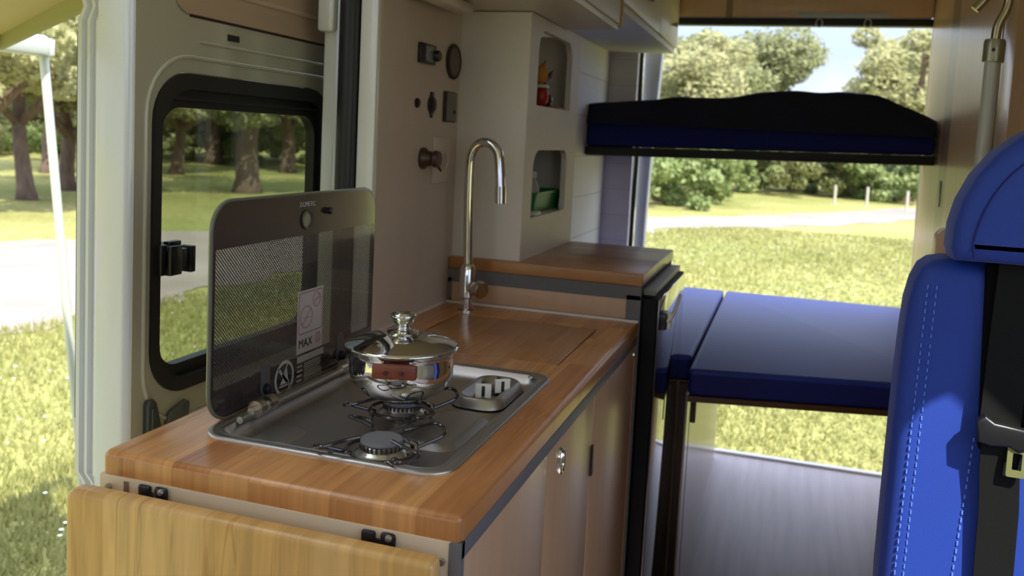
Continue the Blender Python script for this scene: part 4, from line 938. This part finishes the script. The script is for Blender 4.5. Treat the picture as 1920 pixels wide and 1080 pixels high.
def crown_mesh(seed, R_, Hh, n_cl, n_leaf, leaf, m, low=.0):
    random.seed(seed); V = []; F = []
    for c_ in range(n_cl):
        t = random.uniform(0, 2 * PI); u = random.uniform(-1, 1); q = random.uniform(.35, 1)
        cx_ = R_ * q * math.cos(t) * math.sqrt(1 - u * u * .8); cy_ = R_ * q * math.sin(t) * math.sqrt(1 - u * u * .8); cz_ = Hh * .5 * (1 + u * q) + low
        rc = R_ * random.uniform(.16, .32)
        for _ in range(n_leaf):
            v = Vector((random.gauss(0, 1), random.gauss(0, 1), random.gauss(0, 1))); v.normalize(); v *= rc * random.uniform(.55, 1)
            p = Vector((cx_, cy_, cz_)) + Vector((v.x, v.y, v.z * .7)); a_ = Vector((random.gauss(0, 1), random.gauss(0, 1), random.gauss(0, 1))).normalized(); b_ = a_.orthogonal().normalized()
            s = leaf * random.uniform(.6, 1.3); k = len(V)
            V += [p + a_ * s, p + b_ * s * .55, p - a_ * s, p - b_ * s * .55]; F.append((k, k + 1, k + 2, k + 3))
    return build_mesh('crown', V, F, m)
CROWNS = [crown_mesh(1, 3.0, 3.4, 46, 420, .085, 'leaf1'), crown_mesh(2, 2.7, 3.8, 42, 420, .085, 'leaf2'), crown_mesh(3, 3.3, 3.0, 50, 380, .09, 'leaf1')]
BUSH = [crown_mesh(5, 1.0, 1.3, 20, 260, .06, 'leaf3'), crown_mesh(6, 1.1, 1.1, 20, 260, .06, 'leaf1')]
def trunk_mesh(seed, h, r_, lean):
    random.seed(seed); bm = bmesh.new(); P_ = []; 
    for i in range(7): t = i / 6; P_.append((lean * t * h + .10 * math.sin(seed + i * 1.3) * t, .12 * math.cos(seed * 2 + i) * t, -.15 + h * t))
    tube(bm, P_, [r_ * 1.5, r_ * 1.02, r_ * .9, r_ * .85, r_ * .8, r_ * .7, r_ * .6], 10)
    top = Vector(P_[4])
    for k in range(5):
        t = k * 1.26 + seed; e = top + Vector((math.cos(t) * 1.6, math.sin(t) * 1.6, h * .62 + .3 * k)); mdl = (top + e) / 2 + Vector((math.cos(t) * .3, math.sin(t) * .3, -.1))
        tube(bm, smoothpath([top - Vector((0, 0, .1)), mdl, e], 4), [r_ * .5] * 3 + [r_ * .38] * 3 + [r_ * .25] * 3, 7)
    me = bpy.data.meshes.new('trunk'); bm.to_mesh(me); bm.free(); me.materials.append(M['bark'])
    me.polygons.foreach_set('use_smooth', [True] * len(me.polygons)); return me
TRUNKS = [trunk_mesh(1, 3.0, .30, 0.0), trunk_mesh(2, 2.8, .18, .16), trunk_mesh(3, 2.6, .22, -.12), trunk_mesh(4, 3.0, .42, .03)]
F_PX, CY_ = 1645.8, -139.7
def ray(px, v=300):
    c_ = Vector(((px - 960) / F_PX, 1, -(v - 540 - CY_) / F_PX)); return Mr @ c_
def at(px, dist):
    r_ = ray(px); a_ = math.hypot(r_.x, r_.y); return cam.location.x + r_.x / a_ * dist, cam.location.y + r_.y / a_ * dist
def tree(pos, tk, ck, sc, label, group, cz=1.7, rot=0, name='oak_tree', cs=1.0, csz=1.0):
    x, y = pos; T_ = bpy.data.objects.new(name, None); COL.objects.link(T_); T_.location = (x, y, ground_z(x, y)); T_.rotation_euler.z = rot; T_.scale = (sc, sc, sc)
    tag(T_, label, 'tree', group)
    t = bpy.data.objects.new('trunk', TRUNKS[tk]); COL.objects.link(t); t.parent = T_
    c_ = bpy.data.objects.new('crown', CROWNS[ck]); COL.objects.link(c_); c_.parent = T_; c_.location = (0, 0, cz); c_.scale = (cs, cs, csz)
GR1 = 'oak trees beyond the sandy track'
tree(at(465, 25.5), 0, 0, 1.1, 'thick trunked oak seen through the middle of the sliding door window', None, cz=2.0)
tree(at(52, 22), 1, 1, 1.0, 'leaning oak at the far left, its trunk left of the awning leg', None, cz=2.2, rot=R(170))
tree(at(128, 25), 2, 0, .9, 'forked oak seen just right of the awning leg', None, cz=2.0, rot=2)
tree(at(400, 40), 0, 2, 1.1, 'farther oak left of the thick trunk in the door window', None, cz=1.8, rot=1)
tree(at(540, 36), 0, 0, .95, 'slim oak right of the thick trunk in the door window', None, cz=1.6, rot=3)
tree(at(330, 33), 2, 1, 1.0, 'oak at the left edge of the door window', None, cz=1.5, rot=3)
tree(at(1700, 39), 0, 1, 1.25, 'big oak right behind the rear doors, its dark trunk beside the wardrobe', None, cz=2.0)
tree(at(1345, 38), 2, 0, 1.25, 'tall oak crown left of the sky gap above the bunk', None, cz=2.2)
tree(at(1250, 30), 2, 1, 1.1, 'oak at the left edge of the rear opening', None, cz=1.7, rot=1)
tree(at(1480, 58), 2, 1, .8, 'distant small oak beneath the sky gap', None, cz=1.2)
tree(at(1725, 52), 0, 1, 1.5, 'distant pale oak right of the sky gap', None, cz=1.6, rot=2)
random.seed(21)
k = 0
for px in range(-160, 2100, 150):
    for dist in (46, 60):
        if dist == 46 and 1330 < px < 1780: continue
        p_ = at(px + random.uniform(-25, 25), dist + random.uniform(-4, 4)); s_ = random.uniform(1.15, 1.45) if not (1380 < px < 1720) else .55
        tree(p_, random.randint(0, 3), random.randint(0, 2), s_, 'oak tree of the dense wood closing the far side of the meadow', 'oaks of the far wood', cz=.5, rot=random.uniform(0, 6)); k += 1
# nearer left side trees that fill the view left of the door
for i, (px, d_, s_) in enumerate(((-40, 19, 1.0), (90, 32, 1.15), (200, 24, 1.0))):
    tree(at(px, d_), 2 if i != 1 else 1, [1, 0, 1][i], s_, ['oak just outside the left picture edge', 'oak standing behind the leaning oak at the left', 'oak hidden behind the white door column'][i], None, cz=1.9, rot=i * 2.)
# bushes
def bush(pos, k, sc, label, group=None):
    x, y = pos; o = bpy.data.objects.new('bush', BUSH[k]); COL.objects.link(o); o.location = (x, y, ground_z(x, y) - .1); o.scale = (sc, sc, sc); o.rotation_euler.z = x * 3; tag(o, label, 'bush', group)
bush(at(1255, 27.5), 0, 1.9, 'large light green bush at the left of the rear view'); bush(at(1330, 31), 0, 1.5, 'rounded green bush right of the large light green bush')
for i, px in enumerate(range(1380, 1780, 48)):
    bush(at(px, 38 + (i % 3) * 2.5), i % 2, 1.7 + .4 * (i % 2), 'low green bush of the row along the wood behind the van', 'bushes along the wood behind the van')
for i, px in enumerate(range(-60, 640, 62)):
    bush(at(px, 40 + (i % 3) * 3), (i + 1) % 2, 1.3 + .3 * (i % 2), 'low bush under the oaks seen past the sliding door', 'bushes under the oaks on the left')
for i, (px, v) in enumerate(((1571, 34), (1632, 34), (1708, 33))):
    x, y = at(px, v); bm = bmesh.new(); tube(bm, [(x, y, ground_z(x, y) - .1), (x, y, ground_z(x, y) + .72)], .045, 8)
    tag(obj('fence_post', bm, 'post'), ['left', 'middle', 'right'][i] + ' one of three pale fence posts behind the track', 'post', 'pale fence posts behind the track')

# ------------------------------------------------------------------ awning
AW = thing('awning', 'beige awning extended from the roof with slanting aluminium leg', 'awning', (-1.8, .5, 1.8))
def pt(p, d=0): return Vector(p)
# fabric: slopes from the roof edge outward and down; far side edge at y = ~1.6
A0 = Vector((-.70, .36, 1.565)); A1 = Vector((-1.86, 1.12, 1.512)); B0 = Vector((-.70, -2.6, 1.565)); B1 = Vector((-1.86, -2.6, 1.512))
bm = bmesh.new(); vv = [bm.verts.new(p) for p in (A0, A1, B1, B0)]; f = bm.faces.new(vv); e = bmesh.ops.extrude_face_region(bm, geom=[f]); bmesh.ops.translate(bm, verts=[v for v in e['geom'] if isinstance(v, bmesh.types.BMVert)], vec=(0, 0, .006)); obj('canvas', bm, 'fabric', AW, smooth=0)
bm = bmesh.new(); ribbon(bm, [A0 + Vector((0, 0, -.012)), A1 + Vector((0, 0, -.012))], (0, 1, 0), .012, .05); obj('edge_hem', bm, mat('olive awning hem', (.34, .33, .13), .7), AW)
bm = bmesh.new(); box(bm, -1.93, -1.85, -2.6, 1.29, 1.475, 1.535, r=.012); obj('lead_rail', bm, 'alupole', AW)
pA = Vector((-1.9, 1.31, 1.50)); pB = Vector((-1.9, 1.56, GZ)); 
bm = bmesh.new(); tube(bm, [pA, pB], .0135, 12); box(bm, -1.93, -1.87, 1.28, 1.33, 1.475, 1.53, r=.008); obj('leg', bm, 'alupole', AW)
